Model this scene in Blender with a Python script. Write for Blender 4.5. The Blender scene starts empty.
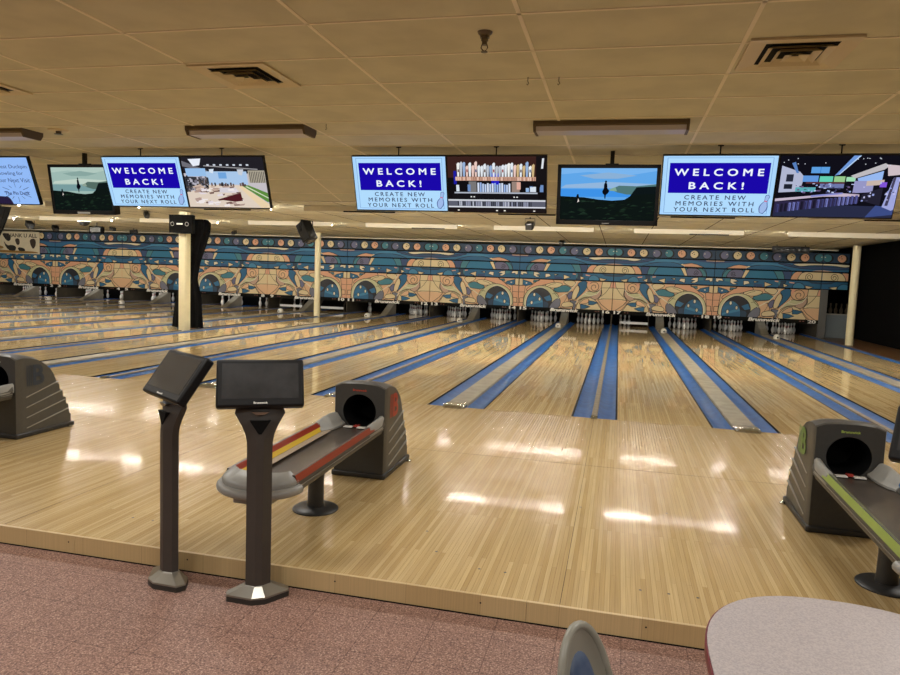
import bpy, bmesh, math, random
from mathutils import Vector, Matrix
from math import sin, cos, pi, radians as RAD

S = bpy.context.scene
COL = S.collection
rnd = random.Random(7)

# ------------------------------------------------------------------ dimensions
LW = 1.0541                    # lane width
WN, WW = 0.542, 0.7444         # lane-edge to lane-edge gap: narrow / wide divider
GW = 0.235                     # gutter width
P = 2 * LW + WN + WW           # pitch of a pair of lanes
FZ = -0.11                     # seating floor (lane surface is z = 0)
YF = -4.976                    # front edge of the approach
YM = 17.385                    # face of the masking units
HP = 18.29                     # head pin
XL, XR = -8 * P, 2 * P


def lane_x(n):
    q = (n - 17) // 2
    b = q * P + WN / 2 + LW / 2
    return b if n % 2 else b + LW + WW


# ------------------------------------------------------------------ materials
def lin(c):
    out = []
    for v in c:
        v = v / 255.0
        out.append(v / 12.92 if v <= 0.04045 else ((v + 0.055) / 1.055) ** 2.4)
    return (out[0], out[1], out[2], 1.0)


MATS = {}


def mat(name, rgb, rough=0.5, metal=0.0, noise=0.0, nscale=8.0, spec=0.5, bump=0.0, coat=0.0, rgb2=None, detail=3.0):
    if name in MATS:
        return MATS[name]
    m = bpy.data.materials.new(name)
    m.use_nodes = True
    nt = m.node_tree
    b = nt.nodes['Principled BSDF']
    b.inputs['Base Color'].default_value = lin(rgb)
    b.inputs['Roughness'].default_value = rough
    b.inputs['Metallic'].default_value = metal
    b.inputs['Specular IOR Level'].default_value = spec
    if coat:
        b.inputs['Coat Weight'].default_value = coat
        b.inputs['Coat Roughness'].default_value = 0.08
    if noise or bump or rgb2:
        tc = nt.nodes.new('ShaderNodeTexCoord')
        nz = nt.nodes.new('ShaderNodeTexNoise')
        nz.inputs['Scale'].default_value = nscale
        nz.inputs['Detail'].default_value = detail
        nt.links.new(tc.outputs['Object'], nz.inputs['Vector'])
        if noise or rgb2:
            mx = nt.nodes.new('ShaderNodeMix')
            mx.data_type = 'RGBA'
            a = lin(rgb)
            c2 = lin(rgb2) if rgb2 else tuple(max(0, v * (1 - noise)) for v in a[:3]) + (1,)
            mx.inputs['A'].default_value = a
            mx.inputs['B'].default_value = c2
            ramp = nt.nodes.new('ShaderNodeValToRGB')
            ramp.color_ramp.elements[0].position = 0.38
            ramp.color_ramp.elements[1].position = 0.62
            nt.links.new(nz.outputs['Fac'], ramp.inputs['Fac'])
            nt.links.new(ramp.outputs['Color'], mx.inputs['Factor'])
            nt.links.new(mx.outputs['Result'], b.inputs['Base Color'])
        if bump:
            bp = nt.nodes.new('ShaderNodeBump')
            bp.inputs['Strength'].default_value = bump
            bp.inputs['Distance'].default_value = 0.01
            nt.links.new(nz.outputs['Fac'], bp.inputs['Height'])
            nt.links.new(bp.outputs['Normal'], b.inputs['Normal'])
    MATS[name] = m
    return m


def glow(rgb, strength=1.0):
    key = 'glow_%d_%d_%d_%.2f' % (rgb[0], rgb[1], rgb[2], strength)
    if key in MATS:
        return MATS[key]
    m = bpy.data.materials.new(key)
    m.use_nodes = True
    nt = m.node_tree
    nt.nodes.clear()
    e = nt.nodes.new('ShaderNodeEmission')
    e.inputs['Color'].default_value = lin(rgb)
    e.inputs['Strength'].default_value = strength
    o = nt.nodes.new('ShaderNodeOutputMaterial')
    nt.links.new(e.outputs[0], o.inputs['Surface'])
    MATS[key] = m
    return m


def wood(name, c1, c2, rough, row=0.027, length=1.3, grain=0.16, mort=(140, 112, 76), spec=0.5, rvar=0.0, coat=0.0):
    m = bpy.data.materials.new(name)
    m.use_nodes = True
    nt = m.node_tree
    L = nt.links
    b = nt.nodes['Principled BSDF']
    geo = nt.nodes.new('ShaderNodeNewGeometry')
    sep = nt.nodes.new('ShaderNodeSeparateXYZ')
    L.new(geo.outputs['Position'], sep.inputs[0])
    com = nt.nodes.new('ShaderNodeCombineXYZ')
    L.new(sep.outputs['Y'], com.inputs['X'])
    L.new(sep.outputs['X'], com.inputs['Y'])
    br = nt.nodes.new('ShaderNodeTexBrick')
    br.offset = 0.37
    br.offset_frequency = 3
    br.inputs['Color1'].default_value = lin(c1)
    br.inputs['Color2'].default_value = lin(c2)
    br.inputs['Mortar'].default_value = lin(mort)
    br.inputs['Scale'].default_value = 1.0
    br.inputs['Brick Width'].default_value = length
    br.inputs['Row Height'].default_value = row
    br.inputs['Mortar Size'].default_value = 0.0009
    br.inputs['Mortar Smooth'].default_value = 0.4
    L.new(com.outputs[0], br.inputs['Vector'])
    mp = nt.nodes.new('ShaderNodeMapping')
    mp.inputs['Scale'].default_value = (1.2, 60, 1)
    L.new(com.outputs[0], mp.inputs['Vector'])
    nz = nt.nodes.new('ShaderNodeTexNoise')
    nz.inputs['Scale'].default_value = 2.2
    nz.inputs['Detail'].default_value = 4
    L.new(mp.outputs[0], nz.inputs['Vector'])
    mx = nt.nodes.new('ShaderNodeMix')
    mx.data_type = 'RGBA'
    mx.blend_type = 'MULTIPLY'
    mx.inputs['Factor'].default_value = 1.0
    rp = nt.nodes.new('ShaderNodeMapRange')
    rp.inputs['From Min'].default_value = 0.3
    rp.inputs['From Max'].default_value = 0.7
    rp.inputs['To Min'].default_value = 1 - grain
    rp.inputs['To Max'].default_value = 1 + grain * 0.4
    L.new(nz.outputs['Fac'], rp.inputs['Value'])
    L.new(br.outputs['Color'], mx.inputs['A'])
    L.new(rp.outputs[0], mx.inputs['B'])
    L.new(mx.outputs['Result'], b.inputs['Base Color'])
    b.inputs['Roughness'].default_value = rough
    b.inputs['Specular IOR Level'].default_value = spec
    if coat:
        b.inputs['Coat Weight'].default_value = coat
        b.inputs['Coat Roughness'].default_value = 0.065
    if rvar:
        n2 = nt.nodes.new('ShaderNodeTexNoise')
        n2.inputs['Scale'].default_value = 1.3
        n2.inputs['Detail'].default_value = 5
        L.new(geo.outputs['Position'], n2.inputs['Vector'])
        r2 = nt.nodes.new('ShaderNodeMapRange')
        r2.inputs['From Min'].default_value = 0.3
        r2.inputs['From Max'].default_value = 0.7
        r2.inputs['To Min'].default_value = rough - rvar
        r2.inputs['To Max'].default_value = rough + rvar
        L.new(n2.outputs['Fac'], r2.inputs['Value'])
        L.new(r2.outputs[0], b.inputs['Roughness'])
    MATS[name] = m
    return m


def floor_tiles(name):
    m = bpy.data.materials.new(name)
    m.use_nodes = True
    nt = m.node_tree
    L = nt.links
    b = nt.nodes['Principled BSDF']
    geo = nt.nodes.new('ShaderNodeNewGeometry')
    br = nt.nodes.new('ShaderNodeTexBrick')
    br.offset = 0.0
    br.inputs['Color1'].default_value = (1, 1, 1, 1)
    br.inputs['Color2'].default_value = (0.93, 0.93, 0.93, 1)
    br.inputs['Mortar'].default_value = (0.5, 0.46, 0.46, 1)
    br.inputs['Scale'].default_value = 1.0
    br.inputs['Brick Width'].default_value = 0.3048
    br.inputs['Row Height'].default_value = 0.3048
    br.inputs['Mortar Size'].default_value = 0.0022
    L.new(geo.outputs['Position'], br.inputs['Vector'])
    n1 = nt.nodes.new('ShaderNodeTexNoise')
    n1.inputs['Scale'].default_value = 130
    n1.inputs['Detail'].default_value = 3
    L.new(geo.outputs['Position'], n1.inputs['Vector'])
    rp = nt.nodes.new('ShaderNodeValToRGB')
    e = rp.color_ramp.elements
    e[0].position = 0.33
    e[0].color = lin((86, 64, 57))
    e[1].position = 0.72
    e[1].color = lin((196, 168, 150))
    k = e.new(0.46)
    k.color = lin((132, 100, 88))
    k = e.new(0.58)
    k.color = lin((152, 118, 103))
    L.new(n1.outputs['Fac'], rp.inputs['Fac'])
    mx = nt.nodes.new('ShaderNodeMix')
    mx.data_type = 'RGBA'
    mx.blend_type = 'MULTIPLY'
    mx.inputs['Factor'].default_value = 1.0
    L.new(rp.outputs['Color'], mx.inputs['A'])
    L.new(br.outputs['Color'], mx.inputs['B'])
    L.new(mx.outputs['Result'], b.inputs['Base Color'])
    b.inputs['Roughness'].default_value = 0.55
    b.inputs['Specular IOR Level'].default_value = 0.3
    MATS[name] = m
    return m


M_APP = wood('approach_maple', (204, 178, 128), (180, 151, 100), 0.24, rvar=0.03, length=1.9, spec=0.35, coat=0.32)
M_RISER = wood('riser_maple', (206, 180, 132), (192, 164, 116), 0.35, row=0.4, length=2.6, grain=0.12)
M_LANE = wood('lane_maple', (236, 212, 162), (204, 174, 122), 0.05, rvar=0.015, spec=0.85)
M_TILE = floor_tiles('pink_floor_tile')
M_CEIL = mat('ceiling_tile', (214, 208, 180), 0.9, noise=0.10, nscale=3.0, spec=0.1)
M_TBAR = mat('ceiling_grid_bar', (240, 230, 206), 0.7, spec=0.2)
M_TDARK = mat('ceiling_seam_dark', (70, 58, 42), 0.9, spec=0.1)
M_SOFFIT = mat('soffit_tile', (214, 208, 180), 0.9, noise=0.06, nscale=3.0, spec=0.1)
M_GUT = mat('gutter_blue', (36, 94, 166), 0.45, noise=0.22, nscale=7.0, spec=0.12)
M_CAPW = mat('capping_grey', (150, 142, 122), 0.5, noise=0.25, nscale=5.0)
M_CAPN = mat('capping_narrow', (128, 116, 96), 0.5, noise=0.3, nscale=9.0)
M_CHROME = mat('chrome', (176, 176, 170), 0.22, metal=1.0)
M_BLACK = mat('black_plastic', (13, 13, 14), 0.45, spec=0.3)
M_VOID = mat('pit_black', (7, 7, 7), 0.8, spec=0.2)
M_DRAPE = mat('black_drape', (13, 13, 14), 0.95, spec=0.1)
M_WALLB = mat('dark_wall_paint', (10, 10, 10), 0.9, spec=0.1)
M_GREY = mat('grey_plastic', (150, 149, 143), 0.35, noise=0.06, nscale=20)
M_HOOD = mat('hood_grey', (80, 77, 70), 0.42, noise=0.08, nscale=30)
M_HOODF = mat('hood_front', (58, 57, 54), 0.42, noise=0.08, nscale=30)
M_HOODL = mat('hood_ridge', (150, 146, 135), 0.35)
M_PLINTH = mat('hood_plinth', (46, 45, 43), 0.4)
M_BED = mat('rack_bed', (72, 64, 56), 0.32, noise=0.2, nscale=10)
M_POST = mat('kiosk_post', (66, 61, 56), 0.42, noise=0.06, nscale=20)
M_BASE = mat('kiosk_base', (150, 147, 138), 0.3, metal=0.85)
M_BASED = mat('kiosk_foot', (45, 43, 40), 0.5)
M_GLASS = mat('dark_display', (62, 63, 64), 0.14, noise=0.35, nscale=5, detail=6)
M_CREAM = mat('pillar_cream', (226, 216, 178), 0.5, noise=0.06, nscale=6)
M_FIXW = mat('fixture_white', (236, 230, 212), 0.5)
M_FIXD = mat('fixture_brown', (92, 78, 58), 0.6)
M_LENS = mat('fixture_lens', (196, 190, 190), 0.4)
M_PIN = mat('pin_white', (236, 234, 228), 0.25)
M_PINR = mat('pin_red', (190, 40, 38), 0.3)
M_KICK = mat('kickback_olive', (62, 54, 38), 0.7, noise=0.3, nscale=3)
M_RAMP = mat('ramp_grey', (128, 122, 108), 0.6, noise=0.15, nscale=6)
M_DECK = mat('pin_deck', (86, 62, 40), 0.2)
M_TUBE = glow((255, 246, 230), 200.0)
M_VENT = mat('vent_cream', (214, 198, 158), 0.5)
M_BRASS = mat('sprinkler_metal', (110, 100, 84), 0.35, metal=0.8)
M_MAROON = mat('maroon_edge', (108, 32, 44), 0.35)
M_LAM = mat('laminate_speckle', (182, 173, 170), 0.35, nscale=190, rgb2=(160, 151, 152), detail=6)
M_CHAIR = mat('chair_shell', (142, 140, 128), 0.35)
M_PAD = mat('chair_pad_blue', (58, 78, 112), 0.5, nscale=9, rgb2=(92, 106, 128))
M_WHITE = mat('sign_white', (232, 230, 222), 0.5)

# mural palette
PAL = dict(
    P=(222, 182, 142), C=(222, 204, 160), S=(220, 168, 134), T=(60, 124, 140), B=(28, 96, 138), D=(24, 26, 36),
    M=(38, 104, 148), G=(112, 114, 130), L=(200, 198, 154), N=(30, 60, 88), K=(16, 18, 24), U=(46, 74, 118),
    W=(226, 218, 190), Q=(192, 160, 138), E=(30, 114, 154), V=(104, 104, 136), Z=(58, 128, 170), O=(222, 166, 138))
MP = {k: mat('mural_' + k.lower(), v, 0.55) for k, v in PAL.items()}


# ------------------------------------------------------------------ mesh builder
class MB:
    warp = None

    def __init__(s):
        s.v, s.f, s.m, s.mats = [], [], [], []

    def mi(s, m):
        if m not in s.mats:
            s.mats.append(m)
        return s.mats.index(m)

    def add(s, v, f, m):
        o = len(s.v)
        k = s.mi(m)
        s.v += [tuple(p) for p in v]
        for q in f:
            s.f.append(tuple(i + o for i in q))
            s.m.append(k)

    def box(s, a, b, m, T=None):
        x0, y0, z0 = a
        x1, y1, z1 = b
        v = [(x0, y0, z0), (x1, y0, z0), (x1, y1, z0), (x0, y1, z0), (x0, y0, z1), (x1, y0, z1), (x1, y1, z1), (x0, y1, z1)]
        if T:
            v = [T @ Vector(p) for p in v]
        s.add(v, [(0, 3, 2, 1), (4, 5, 6, 7), (0, 1, 5, 4), (1, 2, 6, 5), (2, 3, 7, 6), (3, 0, 4, 7)], m)

    def prism(s, poly, axis, a, b, m, mcap=None):
        n = len(poly)

        def pt(p, t):
            return {'x': (t, p[0], p[1]), 'y': (p[0], t, p[1]), 'z': (p[0], p[1], t)}[axis]
        v = [pt(p, a) for p in poly] + [pt(p, b) for p in poly]
        s.add(v, [(i, (i + 1) % n, n + (i + 1) % n, n + i) for i in range(n)], m)
        s.add(v, [tuple(range(n - 1, -1, -1)), tuple(range(n, 2 * n))], mcap or m)

    def lathe(s, prof, c, m, seg=16, mf=None, T=None):
        v, f, mm = [], [], []
        for r, z in prof:
            for i in range(seg):
                a = 2 * pi * i / seg
                p = Vector((r * cos(a), r * sin(a), z))
                p = (T @ p) if T else p
                v.append((c[0] + p[0], c[1] + p[1], c[2] + p[2]))
        for j in range(len(prof) - 1):
            q = [(j * seg + i, j * seg + (i + 1) % seg, (j + 1) * seg + (i + 1) % seg, (j + 1) * seg + i) for i in range(seg)]
            if mf:
                s.add(v, [], m)
                s.v = s.v[:len(s.v) - len(v)]
            f.append((q, (mf(j) if mf else m)))
        f.append(([tuple(range(seg - 1, -1, -1))], m))
        f.append(([tuple(range((len(prof) - 1) * seg, len(prof) * seg))], m))
        o = len(s.v)
        s.v += v
        for qs, mt in f:
            k = s.mi(mt)
            for q in qs:
                s.f.append(tuple(i + o for i in q))
                s.m.append(k)

    def tube(s, pts, r, m, seg=8, closed=False):
        pts = [Vector(p) for p in pts]
        n = len(pts)
        rs = r if isinstance(r, (list, tuple)) else [r] * n
        rings = []
        up = Vector((0, 0, 1))
        for i, p in enumerate(pts):
            if closed:
                d = pts[(i + 1) % n] - pts[i - 1]
            else:
                d = pts[min(i + 1, n - 1)] - pts[max(i - 1, 0)]
            d.normalize()
            u = up if abs(d.dot(up)) < 0.95 else Vector((1, 0, 0))
            a = d.cross(u).normalized()
            b = a.cross(d)
            rings.append([p + (a * cos(2 * pi * k / seg) + b * sin(2 * pi * k / seg)) * rs[i] for k in range(seg)])
        s.loft(rings, m, cap=not closed, loop=closed)

    def loft(s, rings, m, cap=True, loop=False):
        n = len(rings[0])
        v = [p for r in rings for p in r]
        f = []
        R = len(rings)
        for j in range(R if loop else R - 1):
            for i in range(n):
                a, b = j * n, ((j + 1) % R) * n
                f.append((a + i, a + (i + 1) % n, b + (i + 1) % n, b + i))
        if cap:
            f += [tuple(range(n - 1, -1, -1)), tuple(range((R - 1) * n, R * n))]
        s.add(v, f, m)

    def mesh(s, name, smooth=40):
        if MB.warp:
            s.v = [MB.warp(p) for p in s.v]
        me = bpy.data.meshes.new(name)
        me.from_pydata(s.v, [], s.f)
        for m in s.mats:
            me.materials.append(m)
        me.polygons.foreach_set('material_index', s.m)
        bm = bmesh.new()
        bm.from_mesh(me)
        bmesh.ops.recalc_face_normals(bm, faces=bm.faces)
        bm.to_mesh(me)
        bm.free()
        if smooth:
            me.polygons.foreach_set('use_smooth', [True] * len(me.polygons))
            me.set_sharp_from_angle(angle=RAD(smooth))
        me.update()
        return me

    def build(s, name, parent=None, smooth=40, bevel=0.0, loc=None, rot=None, seg=2):
        o = bpy.data.objects.new(name, s.mesh(name, smooth))
        COL.objects.link(o)
        if parent:
            o.parent = parent
        if loc:
            o.location = loc
        if rot:
            o.rotation_euler = rot
        if bevel:
            b = o.modifiers.new('bevel', 'BEVEL')
            b.width = bevel
            b.segments = seg
            b.limit_method = 'ANGLE'
            b.angle_limit = RAD(35)
        return o


def place(me, name, parent=None, loc=(0, 0, 0), rot=None, bevel=0.0):
    o = bpy.data.objects.new(name, me)
    COL.objects.link(o)
    if parent:
        o.parent = parent
    o.location = loc
    if rot:
        o.rotation_euler = rot
    return o


def tag(o, label=None, cat=None, group=None, kind=None):
    if label:
        o['label'] = label
    if cat:
        o['category'] = cat
    if group:
        o['group'] = group
    if kind:
        o['kind'] = kind
    return o


def thing(name, label, cat, loc=(0, 0, 0), rot=None, group=None):
    o = bpy.data.objects.new(name, None)
    COL.objects.link(o)
    o.empty_display_size = 0.1
    o.location = loc
    if rot:
        o.rotation_euler = rot
    return tag(o, label, cat, group)


# text --------------------------------------------------------------
TXT = {}


def text_mesh(body, space=1.0, bold=0.0, shear=0.0, align='CENTER', line=1.0):
    key = (body, space, bold, shear, align, line)
    if key not in TXT:
        cu = bpy.data.curves.new('lettering', 'FONT')
        cu.body = body
        cu.size = 1.0
        cu.space_character = space
        cu.space_line = line
        cu.shear = shear
        cu.align_x = align
        cu.resolution_u = 3
        o = bpy.data.objects.new('lettering', cu)
        COL.objects.link(o)
        dg = bpy.context.evaluated_depsgraph_get()
        me = bpy.data.meshes.new_from_object(o.evaluated_get(dg))
        v = [(p.co.x, p.co.y) for p in me.vertices]
        f = [tuple(q.vertices) for q in me.polygons]
        if bold:
            v0, f0 = v, f
            v, f = [], []
            for i in range(8):
                dx, dy = bold * cos(i * pi / 4), bold * sin(i * pi / 4)
                o8 = len(v)
                v += [(p[0] + dx, p[1] + dy) for p in v0]
                f += [tuple(a + o8 for a in q) for q in f0]
        bpy.data.objects.remove(o)
        bpy.data.meshes.remove(me)
        xs = [p[0] for p in v]
        ys = [p[1] for p in v]
        TXT[key] = (v, f, min(xs), max(xs), min(ys), max(ys))
    return TXT[key]


def fit_text(body, cx, cz, w, h, **kw):
    """flat lettering in an x-z plane, fitted to a box centred on (cx, cz)"""
    v, f, x0, x1, y0, y1 = text_mesh(body, **kw)
    return [(cx + ((p[0] - x0) / (x1 - x0) - 0.5) * w, cz + ((p[1] - y0) / (y1 - y0) - 0.5) * h) for p in v], f


def put_text(mb, body, cx, cz, w, h, y, m, flip=False, **kw):
    v, f = fit_text(body, cx, cz, w, h, **kw)
    L = len(v) // 8 if kw.get('bold') else len(v)
    mb.add([(p[0], y - .00025 * (i // L), p[1]) for i, p in enumerate(v)], f, m)


# polygons ----------------------------------------------------------
def chaikin(pts, n=2):
    for _ in range(n):
        out = []
        for i in range(len(pts)):
            a, b = pts[i], pts[(i + 1) % len(pts)]
            out.append((a[0] * .75 + b[0] * .25, a[1] * .75 + b[1] * .25))
            out.append((a[0] * .25 + b[0] * .75, a[1] * .25 + b[1] * .75))
        pts = out
    return pts


def ell(cx, cy, rx, ry, n=20, a0=0.0, a1=2 * pi):
    return [(cx + rx * cos(a0 + (a1 - a0) * i / n), cy + ry * sin(a0 + (a1 - a0) * i / n)) for i in range(n if a1 - a0 > 6.2 else n + 1)]


def clip(poly, x0, x1, y0, y1):
    def cut(pts, ins, inter):
        out = []
        for i in range(len(pts)):
            a, b = pts[i - 1], pts[i]
            if ins(b):
                if not ins(a):
                    out.append(inter(a, b))
                out.append(b)
            elif ins(a):
                out.append(inter(a, b))
        return out

    def ix(x):
        return lambda a, b: (x, a[1] + (b[1] - a[1]) * (x - a[0]) / (b[0] - a[0]))

    def iy(y):
        return lambda a, b: (a[0] + (b[0] - a[0]) * (y - a[1]) / (b[1] - a[1]), y)
    for ins, it in ((lambda p: p[0] >= x0, ix(x0)), (lambda p: p[0] <= x1, ix(x1)), (lambda p: p[1] >= y0, iy(y0)), (lambda p: p[1] <= y1, iy(y1))):
        if len(poly) < 3:
            return []
        poly = cut(poly, ins, it)
    return poly


def strip_quads(pts, w, closed):
    out = []
    n = len(pts)
    for i in range(n if closed else n - 1):
        a, b = pts[i], pts[(i + 1) % n]
        dx, dy = b[0] - a[0], b[1] - a[1]
        l = math.hypot(dx, dy)
        if l < 1e-6:
            continue
        nx, ny = -dy / l * w / 2, dx / l * w / 2
        ex, ey = dx / l * w * .3, dy / l * w * .3
        out.append([(a[0] + nx - ex, a[1] + ny - ey), (b[0] + nx + ex, b[1] + ny + ey), (b[0] - nx + ex, b[1] - ny + ey), (a[0] - nx - ex, a[1] - ny - ey)])
    return out


# ================================================================== SETTING
# seating-area floor
mb = MB()
mb.box((-14, -13, FZ - .1), (9, YF + 0.3, FZ), M_TILE)
tag(mb.build('floor'), kind='structure')
mb = MB()
mb.box((-32, YF + 0.31, FZ - .1), (9, 21, FZ), M_VOID)
tag(mb.build('floor_under_lanes'), kind='structure')

# approach: maple platform with riser board and marker dots
mb = MB()
mb.box((-15, YF + .02, FZ), (8.05, 0, 0), M_APP)
M_DOT = mat('marker_dot', (28, 22, 18), 0.4)
dots = [(0.40 + .1455 * k, -4.65) for k in range(3)] + [(-0.47 + .1455 * k, -4.66) for k in range(2)] + [(-2.75 + .1455 * k, -4.6) for k in range(3)] + [(0.02, -3.38), (-0.9, -4.2), (1.0, -3.4), (0.62, -3.3), (-0.76, -4.5), (0.9, -2.2)]
for x, y in dots:
    mb.add([(x + .0085 * cos(a * pi / 4), y + .0085 * sin(a * pi / 4), 0.0006) for a in range(8)], [tuple(range(8))], M_DOT)
for x in (-3.39, 0, 3.39):
    mb.box((x - .0015, YF + .03, -.001), (x + .0015, -.01, 0.0005), M_TDARK)
mb.box((-15, -2.203, -.001), (8.05, -2.199, 0.0004), M_TDARK)
tag(mb.build('floor_approach'), kind='structure')
mb = MB()
for i, (a, b) in enumerate(((-15, -7.1), (-7.098, -4.3), (-4.298, -2.86), (-2.858, -0.165), (-0.163, 2.7), (2.702, 8.05))):
    mb.box((a, YF, FZ + .002), (b, YF + .02, 0), M_RISER)
for x in (-2.9, -2.1, -1.2, -.4, .42, 1.3):
    mb.add([(x + .005 * cos(a * pi / 4), YF - .0006, -.04 + .005 * sin(a * pi / 4)) for a in range(8)], [tuple(range(8))], M_DOT)
mb.box((-15, YF - .004, FZ), (8.05, YF, FZ + .006), M_VOID)
tag(mb.build('trim_1'), kind='structure')

# main ceiling
ZC, YK = 3.05, 0.377
mb = MB()
mb.box((-17, -13, ZC), (9, YK, ZC + .06), M_CEIL)
xs = [-0.412 + 1.235 * k for k in range(-14, 8)]
ys = [-4.5 + .625 * k for k in range(-13, 8)]
for x in xs:
    mb.box((x - .012, -13, ZC - .004), (x + .012, YK, ZC), M_TBAR)
for y in ys:
    mb.box((-17, y - .010, ZC - .004), (9, y + .010, ZC), M_TBAR)
tag(mb.build('ceiling'), kind='structure')
# sloping soffit that drops over the foul line and hides the lane lights
YE, ZE = 2.028, 2.721
ZL = 2.95
mb = MB()
mb.prism([(YK, ZC), (YE, ZE), (YE + .05, ZE), (YE + .05, ZL), (YE + .05, ZC + .06), (YK, ZC + .06)], 'x', -24, 9, M_SOFFIT)
sl = math.atan2(ZC - ZE, YE - YK)
T = Matrix.Translation((0, YK, ZC)) @ Matrix.Rotation(-sl, 4, 'X')
for x in [-0.412 + 1.235 * k for k in range(-19, 8)]:
    mb.box((x - .011, 0, -.004), (x + .011, 1.68, 0), M_TBAR, T)
for d in (.045, .67, 1.29):
    mb.box((-24, d - .008, -.0035), (9, d + .008, 0), M_TBAR, T)
mb.box((-24, YE - .004, ZE - .012), (9, YE + .054, ZE), M_FIXW)
tag(mb.build('ceiling_soffit'), kind='structure')
# ceiling over the lanes
mb = MB()
mb.box((-34, YE + .05, ZL), (6.6, 20.5, ZL + .06), M_CEIL)
mb.prism([(6.6, ZL), (8.2, ZL + .2), (8.2, ZL + .3), (6.6, ZL + .06)], 'y', YE + .05, 20.5, M_SOFFIT)
for k in range(-26, 6):
    x = -0.335 + 1.235 * k
    mb.box((x - .01, YE + .05, ZL - .002), (x + .01, 20.5, ZL), M_TDARK)
for y in (3.3, 7.35, 11.6, 14.0):
    mb.box((-34, y - .006, ZL - .002), (6.6, y + .006, ZL), M_TDARK)
tag(mb.build('ceiling_over_lanes'), kind='structure')
mb = MB()                                             # pale shelf above the mural
mb.box((-31, YM - .14, 2.915), (7.2, YM + .1, 2.945), M_FIXW)
tag(mb.build('trim_2'), kind='structure')
# walls
mb = MB()
mb.box((8.1, YE, FZ), (8.2, 21, 3.3), M_WALLB)
tag(mb.build('wall_right'), kind='structure')
mb = MB()
mb.box((-34, 20.4, FZ), (8.2, 20.5, 3.3), M_WALLB)
tag(mb.build('wall_back'), kind='structure')
mb = MB()
M_FWALL = mat('seating_wall', (170, 150, 120), 0.9)
mb.box((-17, -13.1, FZ), (9, -13, 3.1), M_FWALL)
tag(mb.build('wall_front'), kind='structure')
mb = MB()
mb.box((9, -13, FZ), (9.1, YE, 3.1), M_FWALL)
tag(mb.build('wall_side'), kind='structure')

# ================================================================== LANES
M_ARROW = mat('lane_marker', (92, 62, 36), 0.2)
mb = MB()
mb.box((-LW / 2, .004, FZ), (LW / 2, 17.95, 0), M_LANE)
mb.box((-LW / 2, 17.95, FZ), (LW / 2, 19.35, 0), M_DECK)
lane_me = mb.mesh('lane', smooth=0)
gp = [(0, -.006), (.012, -.008), (.03, -.022), (.065, -.042), (.1175, -.05), (.17, -.042), (.205, -.022), (.223, -.008), (.235, -.006), (.235, FZ), (0, FZ)]
mb = MB()
mb.prism([(a[0] * .996 - GW / 2, a[1]) for a in gp], 'y', .004, 19.35, M_GUT)
gut_me = {}
for s_ in (-1, 1):       # dark seam on the lane side
    m2 = MB()
    m2.v, m2.f, m2.m, m2.mats = list(mb.v), list(mb.f), list(mb.m), list(mb.mats)
    xx = -s_ * (GW / 2 - .012)
    m2.box((xx - .010, .004, -.02), (xx + .010, 19.3, -.003), M_VOID)
    gut_me[s_] = m2.mesh('gutter', smooth=60)
for n in range(1, 21):
    x = lane_x(n)
    o = place(lane_me, 'bowling_lane', loc=(x, 0, 0))
    tag(o, 'polished maple bowling lane %d, running to the pins under sign %d' % (n, n), 'bowling lane', 'bowling lanes side by side')
    for s_, w in ((-1, 'left'), (1, 'right')):
        o = place(gut_me[s_], 'gutter', loc=(x + s_ * (LW / 2 + GW / 2), 0, 0))
        tag(o, 'blue gutter along the %s edge of bowling lane %d' % (w, n), 'gutter', 'blue lane gutters')
# dividers: wide (ball track inside a pair) and narrow (between pairs)
wc = WW - 2 * GW - .004
mb = MB()
mb.prism([(-wc / 2, FZ), (wc / 2, FZ), (wc / 2, .012), (wc / 2 - .012, .024), (-wc / 2 + .012, .024), (-wc / 2, .012)], 'y', .03, 16.9, M_CAPW)
wcap = mb.mesh('capping', 25)
mb = MB()
mb.prism([(-.13, -.04), (.13, -.04), (.11, .03), (-.11, .03)], 'z', FZ, .0, M_CHROME)
mb.v = []
mb = MB()
prof = [(-wc / 2 - .004, -.02), (wc / 2 + .004, -.02), (wc / 2 + .004, .014), (wc / 2 - .02, .03), (-wc / 2 + .02, .03), (-wc / 2 - .004, .014)]
rings = []
for t, sc, dz in ((-.12, .84, -.004), (-.10, .97, .010), (-.06, 1, .014), (.06, 1, .014)):
    rings.append([(q[0] * sc, t, q[1] + dz if q[1] > 0 else .0005) for q in prof])
mb.loft(rings, M_CHROME)
wend = mb.mesh('end_cap', 35)
nc = WN - 2 * GW - .004
mb = MB()
mb.prism([(-nc / 2, FZ), (nc / 2, FZ), (nc / 2, .006), (nc / 2 - .006, .012), (-nc / 2 + .006, .012), (-nc / 2, .006)], 'y', .02, 19.3, M_CAPN)
ncap = mb.mesh('capping', 25)
mb = MB()
rings = []
for t, sc, h in ((-.06, .8, .014), (-.045, 1.05, .024), (.05, 1.1, .024)):
    rings.append([(-.037 * sc, t, .0005), (.037 * sc, t, .0005), (.037 * sc, t, h * .7), (.028 * sc, t, h), (-.028 * sc, t, h), (-.037 * sc, t, h * .7)])
mb.loft(rings, M_CHROME)
nend = mb.mesh('end_cap', 35)
for k in range(-8, 3):
    if k < 2:
        a = 17 + 2 * k
        o = thing('lane_divider', 'wide grey capping with chrome nose between lanes %d and %d' % (a, a + 1), 'lane divider', ((k + .5) * P, 0, 0), group='lane dividers')
        place(wcap, 'capping', o)
        place(wend, 'end_cap', o)
    if -8 < k < 2:
        a = 16 + 2 * k
        o = thing('lane_divider', 'narrow capping strip with small metal tip between lanes %d and %d' % (a, a + 1), 'lane divider', (k * P, 0, 0), group='lane dividers')
        place(ncap, 'capping', o)
        place(nend, 'end_cap', o)
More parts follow.
